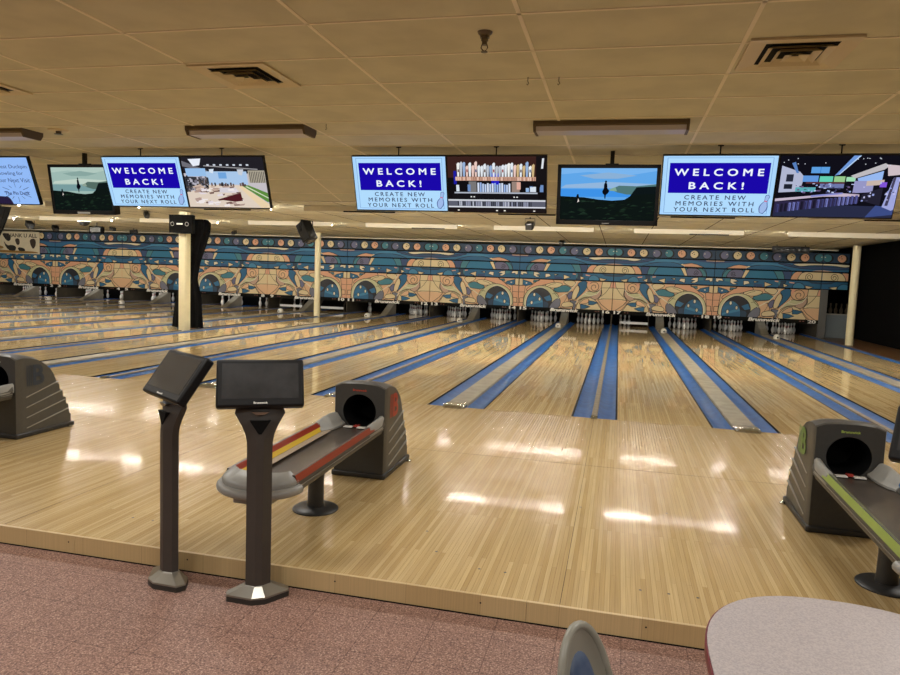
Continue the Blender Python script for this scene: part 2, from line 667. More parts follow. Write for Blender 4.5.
# walkway beyond the last gutter
mb = MB()
mb.box((XR - nc / 2 + .02, .01, FZ), (8.1, 20.4, -.004), wood('walkway_wood', (120, 88, 58), (100, 70, 44), 0.35))
tag(mb.build('floor_walkway'), kind='structure')

# ================================================================== PINS
IN = .0254
prof = [(1.0156, 0), (1.414, .75), (1.953, 2.25), (2.255, 3.375), (2.383, 4.5), (2.281, 5.875), (1.852, 7.25), (1.236, 8.625), (.983, 9.375), (.9, 9.6), (.8985, 10), (.92, 10.4), (.935, 10.875), (1.047, 11.75), (1.203, 12.625), (1.273, 13.5), (1.16, 14.3), (.8, 14.8), (.3, 14.98)]
mb = MB()
mb.lathe([(r * IN, z * IN) for r, z in prof], (0, 0, 0), M_PIN, 14, mf=lambda j: M_PINR if j in (8, 11) else M_PIN)
pin_me = mb.mesh('bowling_pin', 60)
POS = {1: (0, 0, 'front pin'), 2: (-1, 1, 'second row left'), 3: (1, 1, 'second row right'), 4: (-2, 2, 'third row left end'), 5: (0, 2, 'third row middle'),
       6: (2, 2, 'third row right end'), 7: (-3, 3, 'back row left end'), 8: (-1, 3, 'back row inner left'), 9: (1, 3, 'back row inner right'), 10: (3, 3, 'back row right end')}
SOME = {8: (7, 4, 8), 9: (4, 8), 10: (6, 10), 11: (7, 4), 17: (7, 4, 8)}
for n in range(1, 21):
    for k in SOME.get(n, tuple(range(1, 11))):
        i, j, w = POS[k]
        o = place(pin_me, 'bowling_pin', loc=(lane_x(n) + i * .1524, HP + j * .264, 0))
        tag(o, 'red striped white bowling pin on lane %d, %s' % (n, w), 'bowling pin', 'bowling pins racked on the lanes')

# pin-end machinery
for n in (9, 10, 17):
    x = lane_x(n)
    o = thing('sweep_bar', 'pale sweep bar lowered across lane %d in front of its pins' % n, 'sweep bar', (x, 17.9, 0), group='lowered sweep bars')
    mb = MB()
    mb.box((-.5, -.02, .10), (.5, .02, .19), mat('sweep_pale', (214, 216, 220), 0.3))
    mb.build('bar', o, bevel=.008)
    mb = MB()
    for s_ in (-1, 1):
        mb.prism([(-.03, 0.0), (.03, 0.0), (.03, .24), (.4, .56), (.36, .60), (-.03, .28)], 'x', s_ * .51 - .012, s_ * .51 + .012, M_KICK)
    mb.build('arm', o)
mb = MB()
rings = []
for t, h0, h1 in ((16.95, .0, .03), (17.25, .02, .14), (17.7, .20, .34), (18.1, .36, .52)):
    rings.append([(-wc / 2, t, 0), (wc / 2, t, 0), (wc / 2, t, h1 - .02), (wc / 2 - .02, t, h1), (-wc / 2 + .02, t, h1), (-wc / 2, t, h1 - .02)])
mb.loft(rings, M_RAMP)
ramp_me = mb.mesh('ball_lift_cover', 30)
# camera pod
mb = MB()
rings = []
for z, r, q in ((.0, .09, .11), (.05, .10, .13), (.10, .09, .12), (.135, .06, .085), (.15, .02, .03)):
    rings.append([(r * cos(a * pi / 8), q * sin(a * pi / 8), z) for a in range(16)])
mb.loft(rings, mat('pod_white', (222, 220, 212), 0.35))
pod_me = mb.mesh('pod_shell', 50)
mb = MB()
mb.lathe([(.025, 0), (.025, .012), (.015, .018)], (0, 0, 0), M_BLACK, 12)
podl_me = mb.mesh('lens', 40)
for k in range(-8, 2):
    x = (k + .5) * P
    a = 17 + 2 * k
    tag(place(ramp_me, 'ball_lift_cover', loc=(x, 0, .0)), 'sloping grey ball lift cover between the pin racks of lanes %d and %d' % (a, a + 1), 'ball lift cover', 'ball lift covers')
    o = thing('camera_pod', 'small white scoring camera pod on the capping between lanes %d and %d' % (a, a + 1), 'camera', (x, 15.2, .026), group='scoring camera pods')
    place(pod_me, 'pod_shell', o)
    for s_ in (-1, 1):
        q = place(podl_me, 'lens', o, (s_ * .045, .105, .08), (RAD(-90), 0, 0))
    q = place(podl_me, 'lens', o, (0, -.122, .06), (RAD(90), 0, 0))
# kickback partitions
mb = MB()
mb.box((-.02, 17.45, FZ + .12), (.02, 20.2, .75), M_KICK)
kick_me = mb.mesh('kickback', 0)
for k in range(-8, 3):
    for xx, w in ((k * P, 'beside the lane numbers'),):
        a = 16 + 2 * k
        if k == -8:
            lab = 'dark partition at the outer side of lane 1 pin deck'
        elif k == 2:
            lab = 'dark partition at the outer side of lane 20 pin deck'
        else:
            lab = 'dark partition between the pin decks of lanes %d and %d' % (a, a + 1)
        tag(place(kick_me, 'pin_deck_partition', loc=(xx, 0, .0)), lab, 'partition', 'pin deck partitions')
# dark pit wall behind the pins
mb = MB()
mb.box((XL - .3, 19.75, FZ), (XR + .1, 19.8, 2.7), M_VOID)
tag(mb.build('wall_pit'), kind='structure')

# ================================================================== MURAL
UL = 1626.0


def lower_uv(x, y):
    u = (x - 55) / UL
    t, b = 78 + 37 * u, 540 + 68 * u
    return u, 1 - (y - t) / (b - t)


def spiral(cx, cy, r, turns=1.6, n=26, a0=0.0):
    return [(cx + r * (1 - .8 * i / n) * cos(a0 + turns * 2 * pi * i / n), cy + r * (1 - .8 * i / n) * sin(a0 + turns * 2 * pi * i / n)) for i in range(n + 1)]


LOWER = [   # (colour, smooth, outline, points in picture units of one panel)
    ('S', 0, 1, [(55, 190), (175, 190), (150, 400), (140, 560), (40, 560)]),
    ('C', 0, 1, [(60, 70), (125, 70), (125, 185), (60, 190)]),
    ('P', 0, 1, [(80, 400), (150, 400), (145, 480), (80, 480)]),
    ('S', 2, 1, [(430, 70), (640, 70), (690, 130), (560, 160), (450, 190), (330, 215), (215, 290), (180, 250), (330, 150)]),
    ('C', 2, 1, [(690, 125), (840, 150), (770, 215), (640, 235), (500, 190), (560, 155)]),
    ('C', 2, 1, [(845, 95), (1065, 100), (1000, 215), (900, 175), (835, 130)]),
    ('L', 2, 1, [(150, 580), (150, 400), (200, 290), (290, 222), (420, 182), (560, 198), (700, 285), (785, 390), (720, 440), (655, 470), (655, 580)]),
    ('W', 2, 0, [(178, 580), (180, 420), (235, 310), (330, 238), (430, 208), (530, 225), (560, 330), (300, 580)]),
    ('D', 2, 1, [(200, 600), (200, 430), (255, 318), (340, 250), (430, 222), (520, 245), (610, 315), (655, 420), (640, 520), (600, 600)]),
    ('M', 0, 1, [(500, 388), (612, 345), (650, 440), (560, 458)]),
    ('N', 0, 1, [(500, 450), (575, 470), (600, 500), (585, 600), (500, 600)]),
    ('B', 2, 1, [(200, 600), (203, 430), (250, 335), (330, 295), (420, 330), (480, 400), (505, 480), (505, 600)]),
    ('Z', 0, 0, [(215, 505), (470, 425), (495, 470), (215, 535)]),
    ('M', 0, 0, [(215, 420), (300, 380), (360, 400), (215, 480)]),
    ('W', 1, 1, ell(338, 343, 22, 32, 10)), ('W', 1, 1, ell(434, 418, 20, 32, 10)), ('W', 1, 1, ell(297, 480, 22, 32, 10)),
    ('G', 2, 1, [(590, 600), (640, 485), (720, 415), (795, 392), (815, 450), (800, 520), (740, 600)]),
    ('B', 0, 1, [(125, 92), (262, 130), (305, 165), (245, 182), (180, 198), (125, 172)]),
    ('W', 1, 0, ell(190, 148, 16, 11, 8)),
    ('T', 0, 1, [(315, 95), (420, 102), (310, 138)]),
    ('T', 2, 1, [(650, 245), (760, 212), (850, 172), (925, 195), (1000, 238), (930, 290), (830, 298), (720, 302)]),
    ('P', 2, 1, [(760, 400), (900, 315), (950, 420), (910, 500), (830, 600), (790, 540), (805, 440)]),
    ('V', 2, 1, [(905, 335), (1005, 262), (995, 360), (975, 425), (930, 412)]),
    ('G', 2, 1, [(930, 435), (1060, 440), (1078, 470), (1040, 610), (1005, 610), (1035, 500)]),
    ('C', 2, 1, [(820, 480), (965, 455), (1035, 505), (1015, 545), (820, 560)]),
    ('P', 0, 1, [(820, 562), (1010, 552), (1005, 610), (800, 620)]),
    ('C', 2, 1, [(985, 420), (1000, 300), (1060, 180), (1105, 188), (1118, 260), (1085, 360), (1040, 430)]),
    ('B', 2, 1, [(1070, 160), (1150, 98), (1235, 105), (1250, 170), (1225, 245), (1150, 335), (1075, 402), (1055, 440), (1090, 320), (1128, 250), (1112, 190)]),
    ('P', 2, 1, [(1235, 90), (1520, 90), (1495, 205), (1445, 268), (1335, 296), (1240, 236)]),
    ('O', 0, 0, [(1245, 100), (1330, 100), (1262, 190)]),
    ('L', 2, 1, [(1072, 455), (1200, 310), (1272, 272), (1385, 302), (1478, 245), (1425, 315), (1330, 372), (1200, 378), (1120, 430)]),
    ('Q', 2, 1, [(1478, 225), (1495, 330), (1432, 405), (1375, 430), (1295, 378), (1405, 330), (1462, 265)]),
    ('C', 0, 1, [(1500, 100), (1690, 100), (1690, 600), (1520, 420), (1440, 415), (1500, 330), (1488, 220)]),
    ('O', 0, 0, [(1650, 100), (1690, 100), (1690, 215), (1628, 215)]),
    ('C', 2, 1, [(1060, 620), (1088, 480), (1200, 388), (1310, 385), (1412, 440), (1450, 520), (1530, 620)]),
    ('P', 2, 1, [(1105, 500), (1200, 410), (1290, 400), (1285, 480), (1180, 500)]),
    ('P', 0, 0, [(1436, 420), (1700, 412), (1700, 620), (1650, 620), (1500, 505)]),
    ('B', 0, 1, [(1280, 438), (1362, 450), (1445, 475), (1362, 512), (1285, 512)]),
    ('B', 0, 1, [(1143, 503), (1232, 515), (1312, 545), (1232, 578), (1150, 582)]),
]
LOWER_LINES = [   # open line work
    ('W', 16, [(1085, 95), (1010, 205), (930, 300), (840, 350), (755, 405)]),
    ('W', 14, [(1060, 500), (1100, 420), (1170, 345), (1250, 285)]),
    ('W', 12, [(1215, 330), (1320, 360), (1420, 320), (1480, 235)]),
    ('K', 7, [(1500, 215), (1690, 215)]), ('K', 7, [(1490, 405), (1690, 408)]),
    ('K', 7, [(1650, 100), (1630, 200), (1560, 300), (1490, 365)]),
    ('K', 9, spiral(1365, 205, 95, 1.5, 26, -2.4)),
    ('K', 8, [(1432, 418), (1500, 505), (1600, 585), (1650, 620)]),
    ('K', 6, [(55, 190), (175, 190)]), ('K', 6, [(60, 300), (165, 300)]), ('K', 6, [(50, 480), (145, 480)]),
    ('K', 6, [(1440, 480), (1500, 560), (1560, 620)]), ('K', 6, [(660, 260), (700, 330), (770, 400)]),
    ('K', 6, [(560, 200), (620, 170), (700, 150)]), ('K', 6, [(650, 330), (760, 310)]), ('K', 6, [(860, 470), (900, 400), (905, 330)])]
# upper strips, from their own picture units
SW = 1631.0


def band(y0l, y1l, y0r, y1r):
    def f(x, y):
        u = (x - 75) / SW
        t, b = y0l + (y0r - y0l) * u, y1l + (y1r - y1l) * u
        return u, 1 - (y - t) / (b - t)
    return f


s1, s2, s3, s4 = band(100, 248, 120, 275), band(268, 395, 297, 422), band(415, 540, 440, 555), band(552, 668, 578, 690)
BALLS = [('V', 215, 180), ('C', 415, 180), ('S', 615, 181), ('T', 820, 186), ('V', 1021, 195), ('C', 1231, 196), ('S', 1436, 200), ('T', 1646, 200)]
ST1 = []
for c, x, y in BALLS:
    ST1.append(('K', 0, 0, ell(x - 12, y + 4, 78, 72, 20)))
    ST1.append((c, 0, 0, ell(x, y, 62, 62, 20)))
    for dx, dy in ((10, -32), (34, -12), (0, 2)):
        ST1.append(('K' if c in 'CS' else 'W' if (dx == 34) else c, 0, 0, ell(x + dx, y + dy, 9, 9, 8)))
ST2 = [('M', 0, 0, [(0, 330), (400, 290), (900, 275), (1800, 330), (1800, 430), (0, 400)]),
       ('B', 2, 1, [(500, 420), (700, 330), (950, 330), (1150, 380), (1300, 440)]),
       ('Z', 2, 0, [(560, 330), (800, 280), (1000, 300), (1200, 350), (900, 330)]),
       ('U', 2, 1, [(1000, 290), (1180, 300), (1300, 345), (1500, 350), (1800, 330), (1800, 390), (1450, 390), (1200, 350)]),
       ('S', 0, 1, [(245, 398), (360, 350), (450, 332), (560, 350), (622, 362), (545, 398)]),
       ('C', 0, 0, [(545, 398), (590, 350), (622, 362)]),
       ('W', 2, 1, [(1225, 294), (1320, 335), (1400, 345), (1540, 322), (1800, 325), (1800, 290)]),
       ('Q', 0, 0, [(1500, 428), (1620, 408), (1720, 402), (1720, 428)]),
       ('Q', 0, 0, [(60, 262), (230, 262), (210, 285), (60, 285)])]
ST3 = [('B', 0, 1, [(0, 400), (250, 400), (205, 470), (190, 560), (0, 560)]),
       ('T', 2, 1, [(190, 560), (215, 470), (280, 410), (360, 410), (290, 470), (260, 560)]),
       ('V', 2, 1, [(250, 560), (285, 470), (345, 415), (500, 410), (540, 470), (520, 560)]),
       
       ('C', 0, 1, [(495, 560), (540, 440), (560, 400), (630, 400), (540, 560)]),
       ('T', 2, 1, [(960, 400), (1090, 400), (1160, 480), (1170, 570), (1060, 570), (1020, 480)]),
       ('U', 0, 1, [(1100, 400), (1270, 400), (1240, 570), (1160, 570), (1140, 480)]),
       ('S', 2, 1, [(1235, 575), (1260, 490), (1310, 430), (1420, 425), (1400, 480), (1350, 575)]),
       ('C', 2, 1, [(1340, 575), (1370, 490), (1430, 425), (1800, 420), (1800, 575)])]
ST3L = [('K', 8, spiral(1525, 508, 62, 1.7, 26, 2.5)), ('K', 8, spiral(368, 485, 44, 1.6, 24, .5))]
ST4 = [('T', 0, 0, [(245, 560), (320, 560), (320, 610), (245, 600)]), ('U', 0, 0, [(690, 630), (830, 640), (830, 690), (700, 680)]),
       ('N', 0, 1, [(1100, 580), (1180, 580), (1150, 690), (1070, 690)]), ('T', 0, 0, [(1050, 590), (1100, 590), (1085, 660)]),
       ('Z', 2, 1, [(1270, 700), (1300, 620), (1380, 590), (1460, 640), (1470, 700)]), ('N', 0, 0, [(1500, 575), (1720, 590), (1720, 620), (1560, 610)]),
       ('W', 0, 1, [(100, 556), (200, 560), (220, 602), (150, 592), (140, 618), (100, 608)]),
       ('W', 0, 1, [(330, 560), (400, 570), (452, 600), (380, 612), (442, 645), (380, 652), (330, 622)]),
       ('W', 0, 1, [(535, 590), (605, 590), (635, 628), (538, 658)]),
       ('L', 0, 1, [(690, 590), (762, 600), (700, 618)]),
       ('C', 0, 1, [(855, 600), (975, 640), (860, 680)]), ('C', 0, 1, [(1140, 620), (1218, 650), (1150, 680)]),
       ('C', 0, 1, [(1470, 645), (1595, 666), (1520, 698), (1480, 685)]), ('O', 0, 0, [(1010, 575), (1070, 582), (1060, 600), (1010, 592)]),
       ('O', 0, 0, [(1230, 590), (1310, 600), (1300, 615), (1235, 608)])]
ZB = [(2.525, 2.835), (2.228, 2.478), (1.93, 2.183), (1.642, 1.885), (.590, 1.60)]
BASE = ['N', 'U', 'E', 'B', 'P']


def art(shapes, uv, zlo, zhi, mirror, base, umin=0.0, lines=(), depth=.05):
    """one painted board, width P, from x=0 (centre divider side) to x=P"""
    mb = MB()
    x0, x1 = .012, P - .012
    if umin:
        x1 = P * (1 - umin) if not mirror else x1
    w0, w1 = (umin * P + .012, P - .012)

    def X(u):
        return (P - u * P) if mirror else u * P
    a, b = sorted((X(w0 / P), X(w1 / P)))
    mb.box((a, 0, zlo), (b, depth, zhi), MP[base])
    y = -.0006

    def put(poly, c):
        nonlocal y
        pl = clip(poly, a, b, zlo, zhi)
        if len(pl) >= 3:
            mb.add([(p[0], y, p[1]) for p in pl], [tuple(range(len(pl)))], MP[c])

    def xz(pts):
        out = []
        for p in pts:
            u, v = uv(*p)
            out.append((X(u), zlo + v * (zhi - zlo)))
        return out
    for c, sm, ol, pts in shapes:
        q = xz(pts)
        if sm > 1:
            q = chaikin(q, 2)
        put(q, c)
        y -= .0005
        if ol:
            for s_ in strip_quads(q, .018, True):
                put(s_, 'K')
            y -= .0005
    for c, w, pts in lines:
        for s_ in strip_quads(xz(pts), w * P / UL, False):
            put(s_, c)
        y -= .0005
    return mb.mesh('painted_board', 0)


def put_lines_smooth(pts):
    return pts


boards = {}
for mir in (False, True):
    boards[mir] = [art(ST1, s1, *ZB[0], mir, 'N'), art(ST2, s2, *ZB[1], mir, 'U'), art(ST3, s3, *ZB[2], mir, 'E', lines=ST3L), art(ST4, s4, *ZB[3], mir, 'B'), art(LOWER, lower_uv, *ZB[4], mir, 'P', lines=LOWER_LINES)]
extra = [art(ST1, s1, *ZB[0], True, 'N', .76), art(ST2, s2, *ZB[1], True, 'U', .76), art(ST3, s3, *ZB[2], True, 'E', .76, lines=ST3L), art(ST4, s4, *ZB[3], True, 'B', .76)]
NAMES = ['ball_strip', 'wave_strip', 'arch_strip', 'fish_strip', 'lower_panel']
DESC = {0: 'lanes 17 and 18'}
mbk = MB()
mbk.box((.0, .055, .47), (P, .12, 2.86), M_VOID)
back_me = mbk.mesh('backing', 0)
mbb = MB()
mbb.box((.0, -.012, .458), (P, .055, .588), M_VOID)
bar_me = mbb.mesh('sign_bar', 0)
mb = MB()
put_text(mb, 'Brunswick', 0, 0, 1.02, .125, -.0, M_WHITE, shear=.2, bold=.05)
brand_me = mb.mesh('brand_lettering', 0)
mb = MB()
for s_ in (-1, 1):
    pass
M_TICK = mat('sign_tick', (150, 92, 78), 0.5)
num_me = {}
for j in range(10):
    a, b = 2 * j + 1, 2 * j + 2
    x0 = XL + j * P
    mir = (j % 2 == 0) == (True)      # pair 17/18 (j=8) is mirrored
    mir = (j % 2 == 0)
    lab = 'art deco mural board of blue arches and peach leaves above lanes %d and %d' % (a, b)
    o = thing('masking_unit', lab, 'mural', (x0, YM, 0), group='mural boards above the pins')
    for nm, me in zip(NAMES, boards[mir]):
        place(me, nm, o)
    place(back_me, 'backing', o)
    sb = place(bar_me, 'sign_bar', o)
    place(brand_me, 'brand_lettering', sb, (P / 2, -.0135, .522))
    for n, xx in ((a, .20), (b, P - .20)):
        mb = MB()
        put_text(mb, str(n), xx, .525, .16 if n < 10 else .26, .115, -.0135, M_WHITE, bold=.04)
        mb.build('lane_number', sb, smooth=0)
    mb = MB()
    for xx in (.46, .56, P - .46, P - .56):
        mb.box((xx - .025, -.0135, .52), (xx + .025, -.012, .54), M_TICK)
    mb.build('indicator_marks', sb, smooth=0)
o = thing('masking_unit', 'short mural strips above the service opening right of lane 20', 'mural', (XR, YM, 0), group='mural boards above the pins')
for nm, me in zip(NAMES, extra):
    place(me, nm, o)
mbk = MB()
mbk.box((0, .055, 1.62), (P * .24, .12, 2.86), M_VOID)
mbk.build('backing', o)

# service opening right of lane 20
mb = MB()
mb.box((6.79, YM - .02, FZ), (7.02, YM + .1, 1.62), mat('post_grey', (92, 92, 90), 0.6))
tag(mb.build('opening_post'), 'grey post at the end of the mural beside lane 20', 'post')
mb = MB()
mb.box((7.12, YM + .3, FZ), (7.95, YM + .36, .78), mat('panel_bluegrey', (112, 122, 130), 0.5))
mb.box((7.10, YM + .28, .78), (7.97, YM + .38, .82), M_GREY)
tag(mb.build('low_panel'), 'low blue grey panel closing the service opening beside lane 20', 'panel')
M_STORE = mat('store_brown', (74, 60, 42), 0.8, noise=0.4, nscale=7)
o = thing('storage_rack', 'dim rack of spare parts behind the low grey panel', 'rack', (7.5, YM + 1.1, FZ))
mb = MB()
for z in (.45, .9):
    mb.box((-.55, -.2, z - .02), (.5, .2, z), M_STORE)
mb.build('shelf', o)
mb = MB()
for xx in (-.55, .47):
    mb.box((xx, -.2, 0), (xx + .04, .2, .88), M_KICK)
mb.build('upright', o)
for k in range(6):
    mb = MB()
    mb.lathe([(r * IN, z * IN) for r, z in prof], (0, 0, 0), mat('old_pin', (84, 72, 54), 0.6), 10)
    q = mb.build('bowling_pin', loc=(7.08 + .17 * k, YM + 1.05, FZ + .9), smooth=60)
    tag(q, 'old dull brown bowling pin standing on the storage rack, place %s from the post' % ('one two three four five six'.split()[k]), 'bowling pin', 'old pins on the storage rack')

# banner hanging over the mural far left
mb = MB()
mb.box((-27.28, YM - .075, 1.86), (-24.50, YM - .07, 2.83), mat('banner_cream', (216, 206, 180), 0.7, noise=.05))
bn = tag(mb.build('hanging_banner'), 'cream printed banner with dark figures hung over the mural at lane 1', 'banner')
mb = MB()
M_BR = mat('banner_brown', (58, 46, 38), 0.7)
M_BG = mat('banner_gold', (150, 112, 52), 0.7)
M_BK = mat('banner_black', (24, 22, 22), 0.7)
put_text(mb, 'THANK U ALL', -25.48, 2.66, 1.7, .17, YM - .0765, M_BR, bold=.02)
mb.build('lettering', bn, smooth=0)
mb = MB()
for c, pts in ((M_BK, [(-26.48, 2.75), (-26.08, 2.74), (-26.00, 2.5), (-26.13, 2.38), (-26.28, 2.45), (-26.43, 2.62)]), (M_BK, [(-26.43, 2.45), (-26.23, 2.2), (-25.98, 2.24), (-25.73, 2.18), (-25.78, 1.98), (-26.03, 1.96), (-26.28, 2.1)]),
               (M_BR, [(-25.83, 2.5), (-25.58, 2.55), (-25.53, 2.3), (-25.68, 2.2)]), (M_BK, [(-25.68, 2.15), (-25.33, 2.12), (-25.23, 1.98), (-25.58, 1.96)]),
               (M_BR, [(-25.03, 2.5), (-24.73, 2.55), (-24.68, 2.3), (-24.83, 2.05), (-24.98, 2.25)]), (M_BG, [(-27.08, 1.89), (-24.58, 1.89), (-24.63, 1.97), (-25.38, 1.99), (-26.38, 2.0), (-27.08, 2.06)]), (M_BG, [(-27.08, 2.05), (-26.38, 2.05), (-26.48, 2.2), (-26.98, 2.18)])):
    mb.add([(p[0], YM - .077, p[1]) for p in chaikin(pts, 1)], [tuple(range(2 * len(pts)))], c)
mb.build('printed_figures', bn, smooth=0)

# ================================================================== LANE LIGHTS
def lane_fixture(x, y, length, lab, dark):
    o = thing('ceiling_strip_light', lab, 'strip light', (x, y, ZL - .002), group='strip lights over the lanes')
    mb = MB()
    mb.box((0, -.03, -.055), (length, .09, 0), M_FIXW)
    mb.box((0, -.045, -.1125), (length, -.03, 0), M_FIXW)
    mb.box((0, -.03, -.06), (.012, .09, 0), M_FIXW)
    mb.build('housing', o, bevel=.004)
    for a, b in ((.03, length / 2 - .02), (length / 2 + .02, length - .03)):
        mb = MB()
        mb.tube([(a, .03, -.085), (b, .03, -.085)], .019, M_TUBE, 8)
        mb.build('lamp_tube', o)
    if dark:
        mb = MB()
        mb.box((dark[0], -.056, -.126), (dark[1], -.046, -.100), M_BLACK)
        mb.build('shield', o)
    return o


for i, k in enumerate(range(-7, 2)):
    lane_fixture(.16 + 3.18 * k, 5.1, 2.43, 'strip light in the nearer row over the lanes, above lane %d' % max(1, round(17 + 2 * (.16 + 3.18 * k + 1.2 - .8) / P)), (.88, 1.98))
for i, k in enumerate(range(-8, 2)):
    lane_fixture(.485 + 3.505 * k, 9.6, 2.53, 'strip light in the farther row over the lanes, above lane %d' % max(1, round(17 + 2 * (.485 + 3.505 * k + 1.2 - .8) / P)), (1.3, 2.2) if k % 2 == 0 else None)

# lamps over the pin decks and above the seating (ordinary fluorescent rows)
def area(name, loc, rot, sx, sy, power, col=(1, .975, .93)):
    l = bpy.data.lights.new(name, 'AREA')
    l.shape = 'RECTANGLE'
    l.size, l.size_y = sx, sy
    l.energy = power
    l.color = col
    o = bpy.data.objects.new(name, l)
    COL.objects.link(o)
    o.location = loc
    o.rotation_euler = rot
    return o


for k in range(-8, 2):
    area('pin_deck_lamp', ((k + .5) * P, 17.75, .95), (RAD(35), 0, 0), 2.9, .08, 3.6 if k > -5 else 12.0)
for x in (-9.5, -5.5, -1.8, 1.9):
    for y, e in ((-5.6, 42), (-8.8, 58)):
        area('seating_lamp', (x, y, 3.0), (0, 0, 0), 1.2, .3, e)

for x in (-10.9, -7.1, -3.55, .035, 3.7, 7.3):     # lamps inside the long box lights
    area('box_light_lamp', (x, -1.78, ZC - .095), (0, 0, 0), 1.2, .18, 46)

# ================================================================== CEILING ITEMS
def ceiling_fixture(x0, x1, lab):
    o = thing('ceiling_light', lab, 'ceiling light', ((x0 + x1) / 2, -1.78, ZC), group='box lights under the tile ceiling')
    w = (x1 - x0) / 2
    mb = MB()
    mb.prism([(-.14, 0), (.14, 0), (.14, -.035), (.12, -.045), (-.12, -.045), (-.14, -.035)], 'x', -w, w, M_FIXD)
    mb.build('housing', o)
    mb = MB()
    mb.prism([(-.115, -.045), (.115, -.045), (.10, -.085), (-.10, -.085)], 'x', -w + .01, w - .01, M_LENS)
    mb.build('diffuser', o)
    for s_ in (-1, 1):
        mb = MB()
        mb.prism([(-.145, 0), (.145, 0), (.145, -.04), (.11, -.09), (-.11, -.09), (-.145, -.04)], 'x', s_ * w - .012, s_ * w + .012, M_FIXD)
        mb.build('end_cap', o)


ceiling_fixture(-4.20, -2.90, 'long brown ceiling light left of the sprinkler, above the welcome monitors')
ceiling_fixture(-.63, .70, 'long brown ceiling light above the seascape screen in the middle')
ceiling_fixture(-7.95, -6.23, 'brown ceiling light cut off at the left edge of the photo')


def vent(x, y, lab):
    o = thing('ceiling_vent', lab, 'vent', (x, y, ZC - .004), group='square ceiling air vents')
    h = .29
    mb = MB()
    mb.box((-.2, -.2, -.002), (.2, .2, .003), M_VOID)
    mb.build('duct_opening', o, smooth=0)
    mb = MB()
    for a, b, z0, z1 in ((.30, .20, -.012, -.006),):
        for q in range(4):
            T = Matrix.Rotation(q * pi / 2, 4, 'Z')
            mb.add([T @ Vector(p) for p in ((-a, -a, z0), (a, -a, z0), (b, -b, -.001), (-b, -b, -.001))], [(0, 1, 2, 3)], M_VENT)
            mb.add([T @ Vector(p) for p in ((-a, -a, 0.002), (a, -a, 0.002), (a, -a, z0), (-a, -a, z0))], [(0, 1, 2, 3)], M_VENT)
    mb.build('frame', o, smooth=0)
    for a, b, z0, z1 in ((.185, .15, -.022, -.002), (.125, .09, -.026, -.002), (.07, .02, -.03, -.012)):
        mb = MB()
        for q in range(4):
            T = Matrix.Rotation(q * pi / 2, 4, 'Z')
            mb.add([T @ Vector(p) for p in ((-a, -a, z0), (a, -a, z0), (b, -b, z1), (-b, -b, z1))], [(0, 1, 2, 3)], M_VENT)
            mb.add([T @ Vector(p) for p in ((-a, -a, z0), (a, -a, z0), (b + .004, -b - .004, z1 + .004), (-b - .004, -b - .004, z1 + .004))], [(0, 1, 2, 3)], M_VENT)
        mb.build('louver', o, smooth=0)


vent(1.155, -3.65, 'square ceiling vent at the upper right above the bar photo monitor')
vent(-2.58, -3.56, 'square ceiling vent left of the sprinkler above the lounge photo monitor')
vent(-5.08, -3.55, 'square ceiling vent cut off at the left edge of the photo')

o = thing('ceiling_sprinkler', 'metal fire sprinkler hanging under the tile ceiling at top middle', 'sprinkler', (-.648, -4.24, ZC), group='ceiling sprinklers')
mb = MB()
mb.lathe([(.045, 0), (.04, -.012), (.03, -.02), (.028, -.035)], (0, 0, 0), M_BRASS, 16)
mb.build('cup', o)
mb = MB()
mb.lathe([(.02, -.03), (.022, -.05), (.016, -.055), (.016, -.075)], (0, 0, 0), M_BRASS, 12)
for s_ in (-1, 1):
    mb.tube([(s_ * .014, 0, -.07), (s_ * .02, 0, -.09), (s_ * .004, 0, -.11)], .004, M_BRASS, 6)
mb.lathe([(.02, -.112), (.02, -.115)], (0, 0, 0), M_BRASS, 12)
mb.build('head', o)
o = thing('ceiling_sprinkler', 'small flush sprinkler on the ceiling at left above the seascape screen', 'sprinkler', (-5.86, -1.8, ZC), group='ceiling sprinklers')
mb = MB()
mb.lathe([(.11, 0), (.10, -.012), (.05, -.016)], (0, 0, 0), M_VENT, 16)
mb.build('cup', o)
mb = MB()
mb.lathe([(.03, -.014), (.025, -.04), (.045, -.045), (.045, -.05)], (0, 0, 0), M_BRASS, 12)
mb.build('head', o)
for x, y, w in ((-.515, -3.30, 'left of a pair right of the sprinkler'), (-.298, -3.28, 'right of a pair right of the sprinkler'), (-2.667, -1.9, 'single, beside the brown ceiling light')):
    mb = MB()
    mb.tube([(0, 0, 0), (0, 0, -.03), (.008, 0, -.045), (0, 0, -.055), (-.008, 0, -.047)], .003, M_BLACK, 6)
    q = mb.build('ceiling_hook', loc=(x, y, ZC))
    tag(q, 'small dark ceiling hook, ' + w, 'hook', 'ceiling hooks')

# ================================================================== MONITORS
def layered(mb, layers, w, h, y0=-.0012, dy=.0003):
    y = y0
    for c, pts in layers:
        pl = clip(list(pts), 0, 1, 0, 1)
        if len(pl) < 3:
            continue
        mb.add([(p[0] * w, y, p[1] * h - h) for p in pl], [tuple(range(len(pl)))], glow(c))
        y -= dy
    return y


def rect(u0, v0, u1, v1):
    return [(u0, v0), (u1, v0), (u1, v1), (u0, v1)]


def img_welcome():
    L = [((170, 214, 252), rect(0, 0, 1, 1)), ((120, 160, 214), rect(.035, .03, .965, .97)), ((176, 219, 253), rect(.04, .037, .96, .963)),
         ((26, 8, 168), rect(.06, .375, .945, .885))]
    return L


